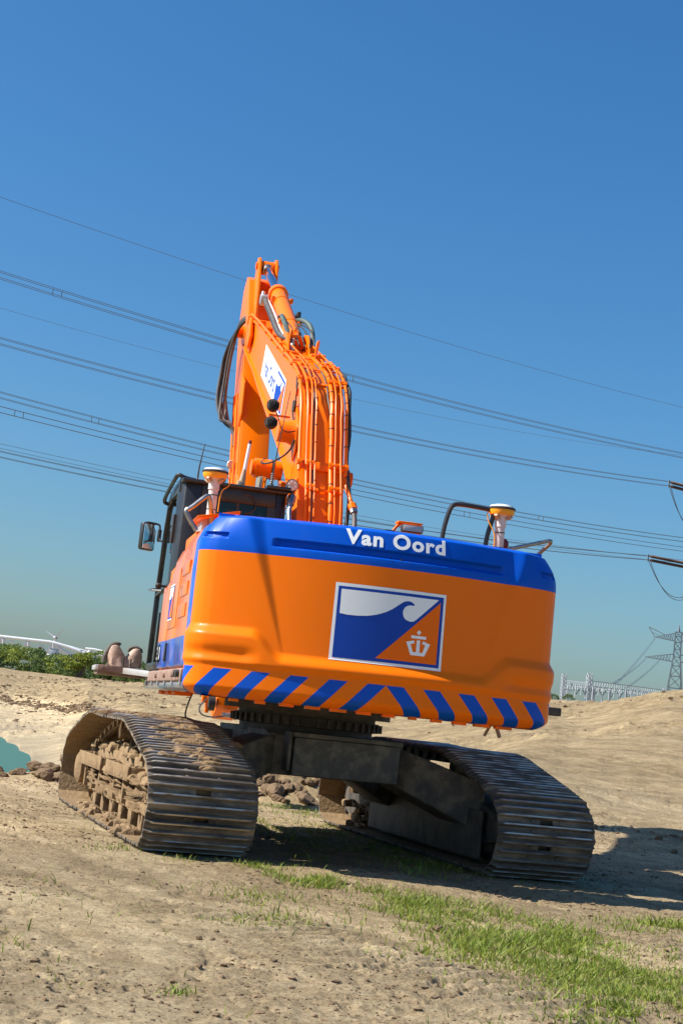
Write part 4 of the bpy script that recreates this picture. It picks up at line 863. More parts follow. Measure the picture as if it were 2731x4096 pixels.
lettering('letter', 'Van Oord', lambda a, b2: (-.408+.833*a, 2.546+.124*b2), cwfn, .004, 'white', CW, [(x, 0) for x in np.arange(-.5, .52, .02)]+[(z, 1) for z in np.arange(2.55, 2.68, .01)], bold=.036, label='white letter of the company name on the blue band')
# camera hole and studs in the pocket
def cwstud(x, z, r, m='black', name='stud'):
    p = cwpos(np.array([x]), np.array([z]), 0)[0]; MB().lathe([(r, -.006), (r, .006), (r*.55, .008)], p, (2*CK*x, -1, 0), 12).build(name, m, CW, UM)
cwstud(.06, 2.462, .013, 'black', 'camera_eye')
for x in (-.02, .125): 
    for z in (2.45, 2.475): cwstud(x, z, .004)
for x in np.linspace(-1.1, 1.1, 12): MB().box((x, CY0+CK*x*x+.16, 1.25), (random.uniform(.05, .14), .06, .03)).build('lower_tab', 'orange', CW, UM)
for s_ in (-.06, .07): MB().bar((1.02+s_*.3, -2.68, 1.27), (1.02+s_, -2.66, 1.17), .022).build('drain_pin', 'rust', CW, UM)
# ------------------------------------------------------------------ excavator: house and frame
hb = MB(); hb.prism([(-1.44, 1.36), (-1.44, 2.42), (-1.36, 2.54), (1.36, 2.54), (1.44, 2.42), (1.44, 1.36)], lambda a, b2, t: (a, t, b2), -2.35, .20)
HB = hb.build('engine_house', 'orange', EX, UM, bevel=.02)
MB().bb(-1.0, 1.0, -2.5, 2.0, 1.285, 1.355).build('slew_platform', 'grease', EX, UM, bevel=.01)
MB().bb(.45, 1.42, .22, 1.9, 1.36, 2.2).build('tank_housing', 'orange', HB, UM, bevel=.03)
def sidemat():
    m = bpy.data.materials.new('side_panel_paint'); m.use_nodes = True; n = m.node_tree.nodes; l = m.node_tree.links; b = n['Principled BSDF']; b.inputs['Roughness'].default_value = .28; b.inputs['Coat Weight'].default_value = .6; b.inputs['Coat Roughness'].default_value = .1
    tc = n.new('ShaderNodeTexCoord'); mp = n.new('ShaderNodeMapping'); mp.vector_type = 'POINT'; mp.inputs['Rotation'].default_value = (0, 0, -PHI); l.new(tc.outputs['Object'], mp.inputs[0]); sx = n.new('ShaderNodeSeparateXYZ'); l.new(mp.outputs[0], sx.inputs[0])
    a = n.new('ShaderNodeMath'); a.operation = 'LESS_THAN'; a.inputs[1].default_value = 1.725; l.new(sx.outputs['Z'], a.inputs[0])
    # slanting stripe along the rear edge
    k = n.new('ShaderNodeMath'); k.operation = 'MULTIPLY_ADD'; l.new(sx.outputs['Z'], k.inputs[0]); k.inputs[1].default_value = -.12; l.new(sx.outputs['Y'], k.inputs[2])
    c = n.new('ShaderNodeMath'); c.operation = 'LESS_THAN'; c.inputs[1].default_value = -2.50; l.new(k.outputs[0], c.inputs[0])
    mxm = n.new('ShaderNodeMath'); mxm.operation = 'MAXIMUM'; l.new(a.outputs[0], mxm.inputs[0]); l.new(c.outputs[0], mxm.inputs[1])
    mx = n.new('ShaderNodeMix'); mx.data_type = 'RGBA'; l.new(mxm.outputs[0], mx.inputs[0]); mx.inputs[6].default_value = (.93, .19, .002, 1); mx.inputs[7].default_value = (*BLUE, 1)
    no = n.new('ShaderNodeTexNoise'); no.inputs['Scale'].default_value = 5; no.inputs['Detail'].default_value = 8; l.new(tc.outputs['Object'], no.inputs[0]); dm = n.new('ShaderNodeMapRange'); dm.inputs[1].default_value = .45; dm.inputs[2].default_value = .8; dm.inputs[4].default_value = .3; l.new(no.outputs['Fac'], dm.inputs[0])
    m2 = n.new('ShaderNodeMix'); m2.data_type = 'RGBA'; l.new(dm.outputs[0], m2.inputs[0]); l.new(mx.outputs[2], m2.inputs[6]); m2.inputs[7].default_value = (.52, .42, .32, 1); l.new(m2.outputs[2], b.inputs['Base Color']); return m
M['side'] = sidemat()
# left flank: curved door panels
def flank(y0, y1, ztop, name, z0=1.475, dx=0.):
    m = MB(); prof = [(-1.442, z0), (-1.478-dx, z0+.01), (-1.49-dx, 1.7), (-1.49-dx, 2.25), (-1.475-dx, ztop-.16), (-1.43-dx, ztop-.05), (-1.33, ztop), (-1.30, ztop-.02), (-1.42, ztop-.12), (-1.442, ztop-.25)]
    return m.prism(prof, lambda a, b2, t: (a, t, b2), y0, y1).build(name, 'side', HB, UM, bevel=.006)
fp = [flank(-2.525, -1.42, 2.66, 'rear_side_door'), flank(-1.405, -.62, 2.60, 'middle_side_door'), flank(-.605, .13, 2.40, 'front_side_door', dx=.004)]
for (ya, yb, za, zb) in ((-2.08, -1.52, 2.24, 2.36), (-2.08, -1.52, 2.06, 2.19), (-2.08, -1.52, 1.88, 2.01)):
    MB().prism([(-1.488, za), (-1.499, za+.01), (-1.503, zb-.02), (-1.488, zb)], lambda a, b2, t: (a, t, b2), ya, yb).build('vent_louvre', 'side', HB, UM, bevel=.003)
MB().bb(-1.497, -1.488, -1.36, -.66, 1.82, 2.34).build('door_pressing', 'side', HB, UM, bevel=.004)
for y in (-.75, -.1): MB().bb(-1.505, -1.489, y-.05, y+.05, 1.53, 1.70).build('door_latch', 'black', HB, UM, bevel=.006)
def sidefn(y, z, off): return rotU(np.stack([np.full_like(y, -1.4975-off), -y, z], -1))
SB = (.66, 1.02, 2.22, 1.90)
# side board mirrored: seen from the left, rear is on the right
def sidefn2(a, z, off): return rotU(np.stack([np.full_like(a, -1.4975-off), -a, z], -1))
for nm, P, off, mm in (('side_emblem', [LQ], .003, 'white'), ('side_emblem_field', [[(353, 203), (1290, 314), (1236, 950), (294, 846)]], .0045, 'decal_blue'), ('side_emblem_sky', SKYP, .006, 'white'), ('side_emblem_corner', [[(1260, 360), (1212, 920), (665, 857)]], .006, 'decal_orange')):
    decal(nm, [onboard(p, *SB) for p in P], off, mm, HB, sidefn2, [])
lettering('model_number', '330', lambda a, b2: (-.06+.28*a, 1.555+.125*b2), lambda a, z, off: rotU(np.stack([np.full_like(a, -1.494-off), -a, z], -1)), .004, 'white', HB, [], label='white digit of the model number on the blue sill band')
# sill: bolted brown plate, grey-blue lower skirt with clips
MB().prism([(-1.50, 1.345), (-1.515, 1.36), (-1.515, 1.44), (-1.50, 1.455), (-1.42, 1.455), (-1.42, 1.345)], lambda a, b2, t: (a, t, b2), -2.5, .75).build('sill_plate', 'rust', HB, UM, bevel=.004)
M['skirt'] = mat('dusty_blue_skirt', (.16, .19, .30), .3, .2, col2=(.30, .27, .25), scale=4, coat=.4)
MB().prism([(-1.44, 1.275), (-1.475, 1.285), (-1.495, 1.31), (-1.497, 1.35), (-1.44, 1.35)], lambda a, b2, t: (a, t, b2), -2.52, 1.25).build('lower_skirt', 'skirt', HB, UM, bevel=.004)
for y in (-2.4, -1.75, -1.1, -.45, .2, .85): MB().bb(-1.51, -1.497, y-.03, y+.03, 1.315, 1.365).build('skirt_clip', 'galv', HB, UM, bevel=.004)
for y in (-1.9, -1.2, -.4): MB().lathe([(.022, 0), (.022, -.018)], (-1.515, y, 1.40), (1, 0, 0), 6).build('sill_bolt', 'rust', HB, UM)
for y in (-2.38, -2.2): MB().lathe([(.03, 0), (.03, -.03)], (-1.515, y, 1.41), (1, 0, 0), 12).build('sill_bolt', 'grease', HB, UM)
for y in (-.9, -.3, .4): MB().bb(-1.40, -1.25, y-.18, y+.12, 1.245, 1.28).build('frame_foot', 'decal_orange', HB, UM, bevel=.005)
# boarding step with bracket
m = MB(); m.bb(-2.01, -1.52, 1.05, 1.75, 1.425, 1.475); st = m.build('boarding_step', 'alu', EX, UM, bevel=.006)
MB().bb(-1.985, -1.70, 1.035, 1.05, 1.415, 1.478).build('step_end_plate', 'rust', st, UM, bevel=.003)
for x in (-1.93, -1.78): MB().lathe([(.014, 0), (.014, -.012)], (x, 1.035, 1.445), (0, 1, 0), 6).build('step_bolt', 'rust', st, UM)
MB().bar((-1.745, 1.1, 1.44), (-1.50, .55, 1.425), .03, .06).build('step_bracket_arm', 'alu', st, UM, bevel=.004)
MB().bar((-1.74, 1.9, 1.44), (-1.45, 1.6, 1.42), .03, .06).build('step_bracket_arm', 'alu', st, UM, bevel=.004)
MB().bb(-1.98, -1.5, 1.2, 1.8, 1.385, 1.42).build('step_support', 'rust', st, UM, bevel=.004)
# hood parts seen above the counterweight
MB().bb(-1.42, -1.0, -1.5, -.7, 2.54, 2.66).build('hood_panel', 'orange', HB, UM, bevel=.02)
MB().prism([(-1.40, 2.78), (-1.05, 2.86), (-1.05, 2.885), (-1.42, 2.80)], lambda a, b2, t: (a, t, b2), -1.45, -.75).build('hood_deflector', 'orange', HB, UM, bevel=.004)
MB().bb(-1.36, -1.30, -1.3, -.9, 2.6, 2.80).build('deflector_stay', 'alu', HB, UM, bevel=.004)
# ------------------------------------------------------------------ cab
def cabP(y, z, x): return (x, y, z)
CX0, CX1 = -1.45, -.38
cabp = MB().bb(CX0+.02, CX1, .22, 1.72, 1.46, 1.56).build('cab', 'black', EX, UM, bevel=.01, label='black operator cab on the left with glazed door')
side = [(.22, 1.5), (.30, 2.3), (.30, 3.25), (.42, 3.33), (1.15, 3.33), (1.40, 3.24), (1.58, 2.9), (1.72, 2.3), (1.77, 1.5)]
def strip(name, pts, w_, x0, x1, closed=False, m='black', b=.008):
    mb = MB(); P = [Vector((0, a, c)) for a, c in pts]
    for a, c in zip(P[:-1], P[1:]):
        d = (c-a).normalized(); mb.bar(Vector(((x0+x1)/2, a.y, a.z))-d*w_*.3, Vector(((x0+x1)/2, c.y, c.z))+d*w_*.3, w_, x1-x0, (1, 0, 0))
    return mb.build(name, m, cabp, UM, bevel=b)
for x0, x1 in ((CX0, CX0+.07), (CX1-.07, CX1)):
    strip('front_pillar', [(1.77, 1.5), (1.72, 2.3), (1.58, 2.9), (1.42, 3.22)], .06, x0, x1)
    strip('door_pillar', [(.36, 1.5), (.36, 3.2)], .06, x0, x1)
    strip('sill_bar', [(.25, 1.52), (1.75, 1.52)], .07, x0, x1)
    strip('roof_rail', [(.30, 3.27), (1.15, 3.29), (1.42, 3.22)], .10, x0, x1)
# rear corner posts and wall
MB().prism([(-1.45, .30), (-1.40, .20), (-1.24, .17), (-1.24, .30), (-1.38, .42), (-1.45, .42)], lambda a, b2, t: (a, b2, t), 1.5, 3.31).build('rear_corner_post', 'black', cabp, UM, bevel=.012)
MB().prism([(-.38, .30), (-.40, .20), (-.50, .17), (-.50, .30)], lambda a, b2, t: (a, b2, t), 1.5, 3.31).build('rear_corner_post', 'black', cabp, UM, bevel=.012)
MB().bb(-1.24, -.50, .18, .26, 1.5, 2.72).build('rear_wall', 'black', cabp, UM, bevel=.01)
MB().bb(-1.24, -.50, .18, .26, 3.17, 3.33).build('rear_header', 'black', cabp, UM, bevel=.012)
MB().bb(-1.24, -1.16, .18, .26, 2.72, 3.17).build('rear_window_jamb', 'black', cabp, UM); MB().bb(-.58, -.50, .18, .26, 2.72, 3.17).build('rear_window_jamb', 'black', cabp, UM)
MB().bb(-1.16, -.58, .205, .215, 2.72, 3.17).build('rear_window', 'darkglass', cabp, UM)
MB().bb(-.885, -.86, .19, .2, 2.9, 3.17).build('window_divider', 'rubber', cabp, UM)
rp = [(.12, 3.31), (.12, 3.345), (.4, 3.385), (1.15, 3.37), (1.42, 3.28), (1.40, 3.25)]
MB().prism(rp, lambda a, b2, t: (t, a, b2), CX0+.01, CX1-.01).build('roof', 'black', cabp, UM, bevel=.015)
MB().bb(-1.18, -1.02, .14, .6, 3.36, 3.41).build('roof_pad', 'black', cabp, UM, bevel=.01)
MB().bb(-.62, -.38, .08, .35, 3.345, 3.375).build('lamp_shelf', 'black', cabp, UM, bevel=.005)
MB().prism([(.42, 1.55), (1.72, 1.55), (1.68, 2.3), (1.54, 2.88), (1.38, 3.18), (.42, 3.18)], lambda a, b2, t: (t, a, b2), CX0+.028, CX0+.034).build('door_glass', 'glass', cabp, UM)
MB().prism([(.30, 1.55), (1.72, 1.55), (1.68, 2.3), (1.54, 2.88), (1.38, 3.18), (.30, 3.18)], lambda a, b2, t: (t, a, b2), CX1-.034, CX1-.028).build('right_glass', 'glass', cabp, UM)
MB().add([(CX0+.07, 1.745, 1.56), (CX1-.07, 1.745, 1.56), (CX1-.07, 1.70, 2.3), (CX0+.07, 1.70, 2.3), (CX1-.07, 1.56, 2.9), (CX0+.07, 1.56, 2.9), (CX1-.07, 1.42, 3.2), (CX0+.07, 1.42, 3.2)], [(0,1,2,3), (3,2,4,5), (5,4,6,7)]).build('windscreen', 'glass', cabp, UM)
strip('door_mullion', [(.95, 1.55), (.95, 2.05)], .03, CX0+.0, CX0+.045)
strip('door_midrail', [(.42, 2.32), (1.70, 2.28)], .035, CX0+.005, CX0+.045)
MB().bb(-1.475, -1.448, .30, .42, 1.9, 2.12).build('door_hinge', 'rubber', cabp, UM, bevel=.01)
MB().bb(-1.475, -1.448, .30, .42, 2.72, 3.0).build('door_hinge', 'rubber', cabp, UM, bevel=.01)
MB().tube([(-1.45, 1.62, 2.34), (-1.53, 1.55, 2.32), (-1.53, 1.0, 2.28), (-1.45, .92, 2.28)], .011, 8).build('door_handle', 'steel', cabp, UM)
MB().tube([(-1.45, .42, 2.29), (-1.54, .40, 2.29)], .012, 8).build('door_stop', 'rubber', cabp, UM); MB().lathe([(.02, 0), (.028, -.03), (.02, -.05)], (-1.51, .40, 2.29), (1, 0, 0), 10).build('stop_buffer', 'rubber', cabp, UM)
MB().bb(-1.17, -.67, .55, 1.0, 1.75, 1.9).build('seat_cushion', 'seat', cabp, UM, bevel=.04); MB().box((-.92, .52, 2.25), (.46, .14, .72), Matrix.Rotation(R(8), 3, 'X')).build('seat_back', 'seat', cabp, UM, bevel=.05)
MB().bb(-1.05, -.8, .55, .9, 1.56, 1.75).build('seat_base', 'black', cabp, UM); MB().box((-.92, .47, 2.72), (.26, .1, .18)).build('head_rest', 'seat', cabp, UM, bevel=.04)
MB().bb(-.62, -.45, .7, 1.65, 1.56, 2.05).build('console', 'black', cabp, UM, bevel=.03)
# roof hand rail and left mirror
MB().tube(chaikin([(-1.44, 1.36, 3.22), (-1.50, 1.34, 3.23), (-1.50, 1.25, 3.28), (-1.49, .40, 3.37), (-1.47, .34, 3.40), (-1.40, .34, 3.37), (-1.28, .34, 3.36)], 2), .021, 10).build('roof_handrail', 'black', cabp, UM)
MB().tube(chaikin([(-1.44, 1.74, 2.86), (-1.47, 1.80, 2.88), (-1.47, 1.82, 3.03), (-1.49, 1.83, 3.05), (-1.60, 1.84, 3.06), (-1.63, 1.84, 3.05)], 2), .011, 8).build('mirror_arm', 'black', cabp, UM)
MB().cyl((-1.47, 1.81, 2.86), (-1.47, 1.81, 2.99), .022, None, 10).build('mirror_pivot', 'black', cabp, UM)
MR = Matrix.Translation((-1.595, 1.86, 2.905)) @ Matrix.Rotation(R(34), 4, 'Z')
mir = MB().box((0, 0, 0), (.185, .07, .30)).build('mirror', 'black', cabp, UM @ MR, bevel=.025)
MB().bb(-.078, .078, -.042, -.036, -.133, .133).build('mirror_glass', 'mirror', mir, UM @ MR)
# ------------------------------------------------------------------ boom
BX0, BX1 = -.27, .17; BXC = -.05
TOPB = [(.02, 2.40), (.12, 2.9), (.22, 3.25), (.44, 3.68), (.60, 4.10), (.72, 4.38), (.92, 4.60), (1.28, 4.80), (2.09, 5.11), (3.21, 5.53), (4.51, 6.03), (5.6, 6.42)]
BOTB = [(6.45, 6.56), (6.62, 6.42), (6.55, 6.30), (6.30, 6.22), (5.84, 5.99), (4.92, 5.58), (4.09, 5.15), (2.93, 4.58), (1.9, 4.07), (1.29, 3.74), (.85, 3.44), (.62, 3.12), (.48, 2.7), (.36, 2.36), (.2, 2.28)]
fl = lambda a, b2, t: (t, a, b2)
m = MB().prism(TOPB+BOTB, fl, BX0+.02, BX1-.02)
boom = m.build('boom', 'orange', EX, UM, label='raised orange boom with pipes along its back')
def ribbon(name, pts, x0, x1, w_, par, m='orange', b=.004):     # flange plate following a profile line
    mb = MB(); P = [Vector((0, a, c)) for a, c in pts]; n_ = len(P); vs = []
    for i in range(n_):
        d = (P[min(i+1, n_-1)]-P[max(i-1, 0)]).normalized(); nn = Vector((0, d.z, -d.y))
        for xx, k in ((x0, -.5), (x1, -.5), (x1, .5), (x0, .5)): vs.append((xx, P[i].y+nn.y*w_*k, P[i].z+nn.z*w_*k))
    fs = [(4*i+j, 4*i+(j+1) % 4, 4*i+4+(j+1) % 4, 4*i+4+j) for i in range(n_-1) for j in range(4)]+[(0,1,2,3), (4*n_-4, 4*n_-3, 4*n_-2, 4*n_-1)]
    return mb.add(vs, fs).build(name, m, par, UM, bevel=b)
ribbon('top_flange', TOPB[1:], BX0-.012, BX1+.012, .024, boom); ribbon('bottom_flange', BOTB[3:13], BX0-.018, BX1+.018, .035, boom)
MB().lathe([(.10, -.17), (.10, .17)], (BX0-.0, .95, 4.12), (1, 0, 0), 24)
bs = MB(); bs.lathe([(.105, -.20), (.115, -.185), (.115, -.09), (.14, -.03), (.155, .0)], (BX0+.015, .93, 4.08), (1, 0, 0), 28); bs.build('pivot_boss', 'orange', boom, UM)
ribbon('boss_pad', [(.75, 3.9), (1.1, 4.25)], BX0-.01, BX0+.01, .36, boom)
# nose fork cheeks
for x in (BX0-.005, BX1-.035): MB().prism([(5.5, 6.42), (6.2, 6.62), (6.62, 6.64), (6.75, 6.5), (6.66, 6.3), (6.2, 6.15), (5.6, 5.95)], fl, x, x+.04).build('nose_cheek', 'orange', boom, UM, bevel=.01)
MB().prism([(5.35, 6.12), (5.5, 6.0), (5.82, 6.1), (5.9, 6.4), (5.7, 6.5), (5.45, 6.4)], fl, BX0-.05, BX0).build('nose_rib', 'orange', boom, UM, bevel=.02)
# lift cylinders: cross pin and rods
for s_ in (-1, 1):
    xp = BX0-.0 if s_ < 0 else BX1; y, z = 1.55, 3.76
    lc = MB().cyl((xp, y, z), (xp+s_*.30, y, z), .105, None, 24).build('lift_cylinder_pin', 'orange', boom, UM)
    MB().lathe([(.075, 0), (.085, s_*.01), (.085, s_*.035), (.06, s_*.04)], (xp+s_*.30, y, z), (1, 0, 0), 20).build('pin_cap', 'orange', lc, UM)
    MB().lathe([(.112, 0), (.112, s_*.02)], (xp+s_*.10, y, z), (1, 0, 0), 24).build('pin_seal', 'rubber', lc, UM)
    MB().cyl((xp+s_*.2, y, z-.05), (xp+s_*.2, y+.15, 2.9), .062, None, 20).build('lift_rod', 'chrome', lc, UM)
    MB().cyl((xp+s_*.2, y+.13, 3.0), (xp+s_*.2, y+.35, 1.75), .10, None, 20).build('lift_barrel', 'orange', lc, UM)
MB().prism([(1.25, 3.60), (1.55, 3.66), (1.52, 3.50), (1.36, 3.42), (1.32, 3.5)], fl, BX0-.03, BX0+.02).build('pin_gusset', 'orange', boom, UM, bevel=.006)
# boom emblem and lettering on the left web
def webfn(a, z, off): return rotU(np.stack([np.full_like(a, BX0+.018-off), a, z], -1))
DQ = [(4.03, 5.73), (2.01, 4.86), (2.18, 4.45), (4.23, 5.37)]
def dq(a, b2): return tuple((1-a)*(1-b2)*DQ[0][i]+a*(1-b2)*DQ[1][i]+a*b2*DQ[2][i]+(1-a)*b2*DQ[3][i] for i in (0, 1))
decal('boom_board', [[dq(0, 0), dq(1, 0), dq(1, 1), dq(0, 1)]], .003, 'white', boom, webfn, [], 'white board with blue lettering on the boom side')
lettering('boom_letter', 'Van Oord', lambda a, b2: dq(.10+.50*a, .80-.52*b2), webfn, .005, 'decal_blue', boom, [], .012)
def eb(p): a, b2 = lmap(*p); return dq(.66+.32*a, .08+.86*b2)
decal('boom_emblem_field', [[eb(p) for p in LQ]], .005, 'decal_blue', boom, webfn, [])
decal('boom_emblem_sky', [[eb(p) for p in P] for P in SKYP], .007, 'white', boom, webfn, [])
decal('boom_emblem_corner', [[eb(p) for p in [(1260, 360), (1212, 920), (665, 857)]]], .007, 'decal_orange', boom, webfn, [])
# pipes along the back and top of the boom
TS = chaikin(TOPB, 1)
def offs(pts, o):
    out = []; n_ = len(pts)
    for i in range(n_):
        a, c = pts[max(i-1, 0)], pts[min(i+1, n_-1)]; dy, dz = c[0]-a[0], c[1]-a[1]; L = math.hypot(dy, dz); out.append((pts[i][0]-dz/L*o, pts[i][1]+dy/L*o))
    return out
def along(z0, y1): return [p for p in TS if p[1] >= z0 and p[0] <= y1]
PIPES = [(-.285, .018, 3.45, 5.9, .07, 'orange'), (-.21, .015, 2.6, 3.6, .06, 'orange'), (-.172, .010, 2.6, 2.3, .09, 'orange'), (-.128, .010, 2.6, 3.2, .09, 'orange'), (.045, .024, 2.5, 2.6, .05, 'orange'), (.078, .009, 2.6, 1.9, .09, 'orange'), (.135, .010, 2.6, 3.4, .10, 'orange'), (.195, .018, 3.4, 2.2, .07, 'orange'), (-.145, .012, 2.5, 1.5, .03, 'hose'), (.225, .020, 2.5, 1.7, .055, 'rubber'), (.02, .009, 3.9, 2.2, .03, 'hose')]
for x, r_p, z0, y1, o, mm in PIPES:
    P = [(x+random.gauss(0, .002), a, c) for a, c in offs(along(z0, y1), o)]
    if mm != 'orange': P = chaikin([(x+random.gauss(0, .012), a, c) for x, a, c in P], 1)
    if x in (-.172, -.128, .078): P = [(x+(.07 if x > -.15 else -.03), P[0][1]+.02, P[0][2]-.02)]+P[1:]
    pp = MB().tube(P, r_p, 10).build('hydraulic_pipe' if mm == 'orange' else 'hydraulic_hose', mm, boom, UM)
    if x in (.045, .195, -.128):
        for k in range(2, len(P)-1):
            for f in (.5,):
                a, c = Vector(P[k-1]), Vector(P[k]); q_ = a.lerp(c, f); MB().cyl(q_-(c-a).normalized()*.004, q_+(c-a).normalized()*.004, r_p+.004, None, 10).build('cable_tie', 'rubber', pp, UM)
# pipe ends with hose couplings near the foot
for x, y in ((-.30, .42), (.205, .40)):
    sx = -1 if x < 0 else 1; e0 = Vector((x, .30, 3.50)); e1 = Vector((x+sx*.05, .16, 3.30)); 
    MB().tube([e0, e0.lerp(e1, .5), e1], .022, 10).build('pipe_end', 'orange', boom, UM)
    MB().cyl(e1, e1+Vector((sx*.012, -.03, -.05)), .045, None, 8).build('coupling', 'orange' if sx > 0 else 'steel', boom, UM); MB().cyl(e1+Vector((sx*.012, -.03, -.05)), e1+Vector((sx*.02, -.05, -.09)), .04, None, 8).build('coupling_nut', 'steel', boom, UM)
    MB().tube(chaikin([e1+Vector((sx*.02, -.05, -.08)), e1+Vector((sx*.03, -.1, -.2)), e1+Vector((sx*.0, -.2, -.45)), e1+Vector((0, -.1, -.7))], 2), .026, 10).build('coupling_hose', 'steel' if sx < 0 else 'hose', boom, UM)
# clamp bars across the pipes
def backpt(z, o):
    ys = [p[0] for p in TS]; zs = [p[1] for p in TS]; y = float(np.interp(z, zs, ys)); y2 = float(np.interp(z+.1, zs, ys)); d = Vector((0, y2-y, .1)).normalized(); nn = Vector((0, -d.z, d.y)); return Vector((0, y, z))+nn*o, d, nn
for z, x0, x1, w_ in ((3.66, -.27, .20, .10), (4.60, -.30, .21, .05), (4.86, -.29, .20, .05), (5.15, -.28, .10, .04), (3.4, -.2, .16, .03)):
    p, d, nn = backpt(z, .035); rot = Matrix((Vector((1, 0, 0)), d, nn)).transposed()
    cbz = MB().box(p+Vector(((x0+x1)/2, 0, 0)), (x1-x0, w_, .014), rot).build('clamp_bar', 'orange', boom, UM, bevel=.003)
    for x in (-.285, -.19, -.15, .045, .08, .14, .195):
        if x < x0-.03 or x > x1+.02: continue
        MB().box(p+Vector((x, 0, 0))+nn*.045, (.052, .06, .03), rot).build('pipe_clamp', 'orange', cbz, UM, bevel=.006)
        for sx in (-.018, .018): MB().cyl(p+Vector((x+sx, 0, 0))+nn*.058, p+Vector((x+sx, 0, 0))+nn*.072, .008, None, 6).build('clamp_bolt', 'orange', cbz, UM)
for y in (1.7, 2.3, 2.9, 3.5, 4.1, 4.8):
    z = float(np.interp(y, [p[0] for p in TS], [p[1] for p in TS])); d = Vector((0, 1, .36)).normalized(); nn = Vector((0, -d.z, d.y)); rot = Matrix((Vector((1, 0, 0)), d, nn)).transposed()
    MB().box(Vector((-.24, y, z))+nn*.05, (.10, .07, .07), rot).build('pipe_clamp', 'orange', boom, UM, bevel=.008)
    if y < 3.2: MB().box(Vector((.13, y, z))+nn*.05, (.14, .07, .08), rot).build('pipe_clamp', 'orange', boom, UM, bevel=.008)
for x0, y0_ in ((-.17, 2.7), (-.10, 2.9), (.04, 2.0)):      # small valve tubes on top
    z = float(np.interp(y0_, [p[0] for p in TS], [p[1] for p in TS])); MB().tube(chaikin([(x0, y0_, z+.03), (x0, y0_, z+.25), (x0+.05, y0_+.12, z+.33), (x0+.05, y0_+.3, z+.18)], 2), .012, 8).build('valve_tube', 'orange', boom, UM)
# stick cylinder on top of the boom
a0, a1, a2 = Vector((BXC, 2.95, 5.52)), Vector((BXC, 4.98, 6.66)), Vector((BXC, 6.42, 7.40)); dcy = (a1-a0).normalized()
sc = MB().cyl(a0, a1, .105, None, 28).build('stick_cylinder', 'orange', boom, UM)
MB().lathe([(.105, -.12), (.13, -.11), (.13, .0), (.115, .03), (.06, .04)], a1, dcy, 28).build('cylinder_gland', 'orange', sc, UM)
for f in (.32, .78): c = a0.lerp(a1, f); MB().lathe([(.112, -.025), (.112, .025)], c, dcy, 28).build('cylinder_band', 'orange', sc, UM); MB().box(c+Vector((-.12, 0, .05)), (.05, .08, .06)).build('band_lug', 'orange', sc, UM, bevel=.008); MB().box(c+Vector((.12, 0, .05)), (.05, .08, .06)).build('band_lug', 'orange', sc, UM, bevel=.008)
MB().cyl(a1, a2, .058, None, 24).build('cylinder_rod', 'chrome', sc, UM)
MB().lathe([(.10, -.09), (.10, .09)], a2, (1, 0, 0), 24).build('rod_eye', 'orange', sc, UM); MB().lathe([(.07, -.06), (.085, .03)], a2-dcy*.12, dcy, 20).build('rod_collar', 'steel', sc, UM)
for x in (-.19, .06): MB().prism([(2.6, 5.30), (3.4, 5.62), (3.08, 5.68), (2.85, 5.62)], fl, x, x+.03).build('cylinder_lug', 'orange', boom, UM, bevel=.01)
# valve block and hoses along the stick cylinder
vb = MB().box(a1+Vector((-.18, -.06, -.13)), (.11, .14, .14), Matrix.Rotation(R(28), 3, 'X')).build('valve_block', 'galv', sc, UM, bevel=.02)
MB().cyl(a1+Vector((-.2, -.06, -.07)), a1+Vector((-.2, -.05, -.02)), .025, None, 10).build('valve_cap', 'galv', vb, UM)
for k, (dx, r_p, mm) in enumerate(((-.17, .03, 'hose'), (-.12, .018, 'mastwhite'), (-.20, .014, 'rubber'))):
    MB().tube(chaikin([a1+Vector((-.17+k*.02, -.1, -.12)), a1+Vector((dx-.01, -.35, -.26)), a0.lerp(a1, .6)+Vector((dx, 0, -.05)), a0.lerp(a1, .15)+Vector((dx, 0, -.03)), a0+Vector((dx+.08, -.1, .02))], 2), r_p, 10).build('cylinder_hose', mm, sc, UM)
for P in ([(-.10, 3.9, 6.03), (-.15, 3.75, 6.06), (-.15, 3.55, 5.96), (-.14, 3.3, 5.80), (-.13, 3.05, 5.64), (-.12, 2.75, 5.40)], [(.03, 3.75, 6.0), (.07, 3.55, 5.98), (.13, 3.35, 5.90), (.16, 3.2, 5.80), (.16, 3.05, 5.66), (.14, 2.9, 5.46)]):
    MB().tube(chaikin(P, 2), .030, 10).build('pressure_hose', 'greenhose', sc, UM); e_ = Vector(P[-1]); MB().cyl(e_+Vector((0, .03, .06)), e_-Vector((0, .01, .03)), .037, None, 10).build('hose_ferrule', 'galv', sc, UM)
for k in range(5): MB().tube(chaikin([(-.14+k*.035, 4.0-.03*k, 6.04), (-.18+k*.04, 3.8, 6.08-.02*k), (-.16+k*.06, 3.4, 5.88), (-.14+k*.07, 3.0, 5.64+.02*k), (-.10+k*.06, 2.7, 5.44)], 2), .010, 6).build('pilot_hose', 'rubber', sc, UM)
MB().box(a0.lerp(a1, .55)+Vector((.16, 0, -.02)), (.05, .16, .14)).build('sensor_box', 'rubber', sc, UM, bevel=.01)
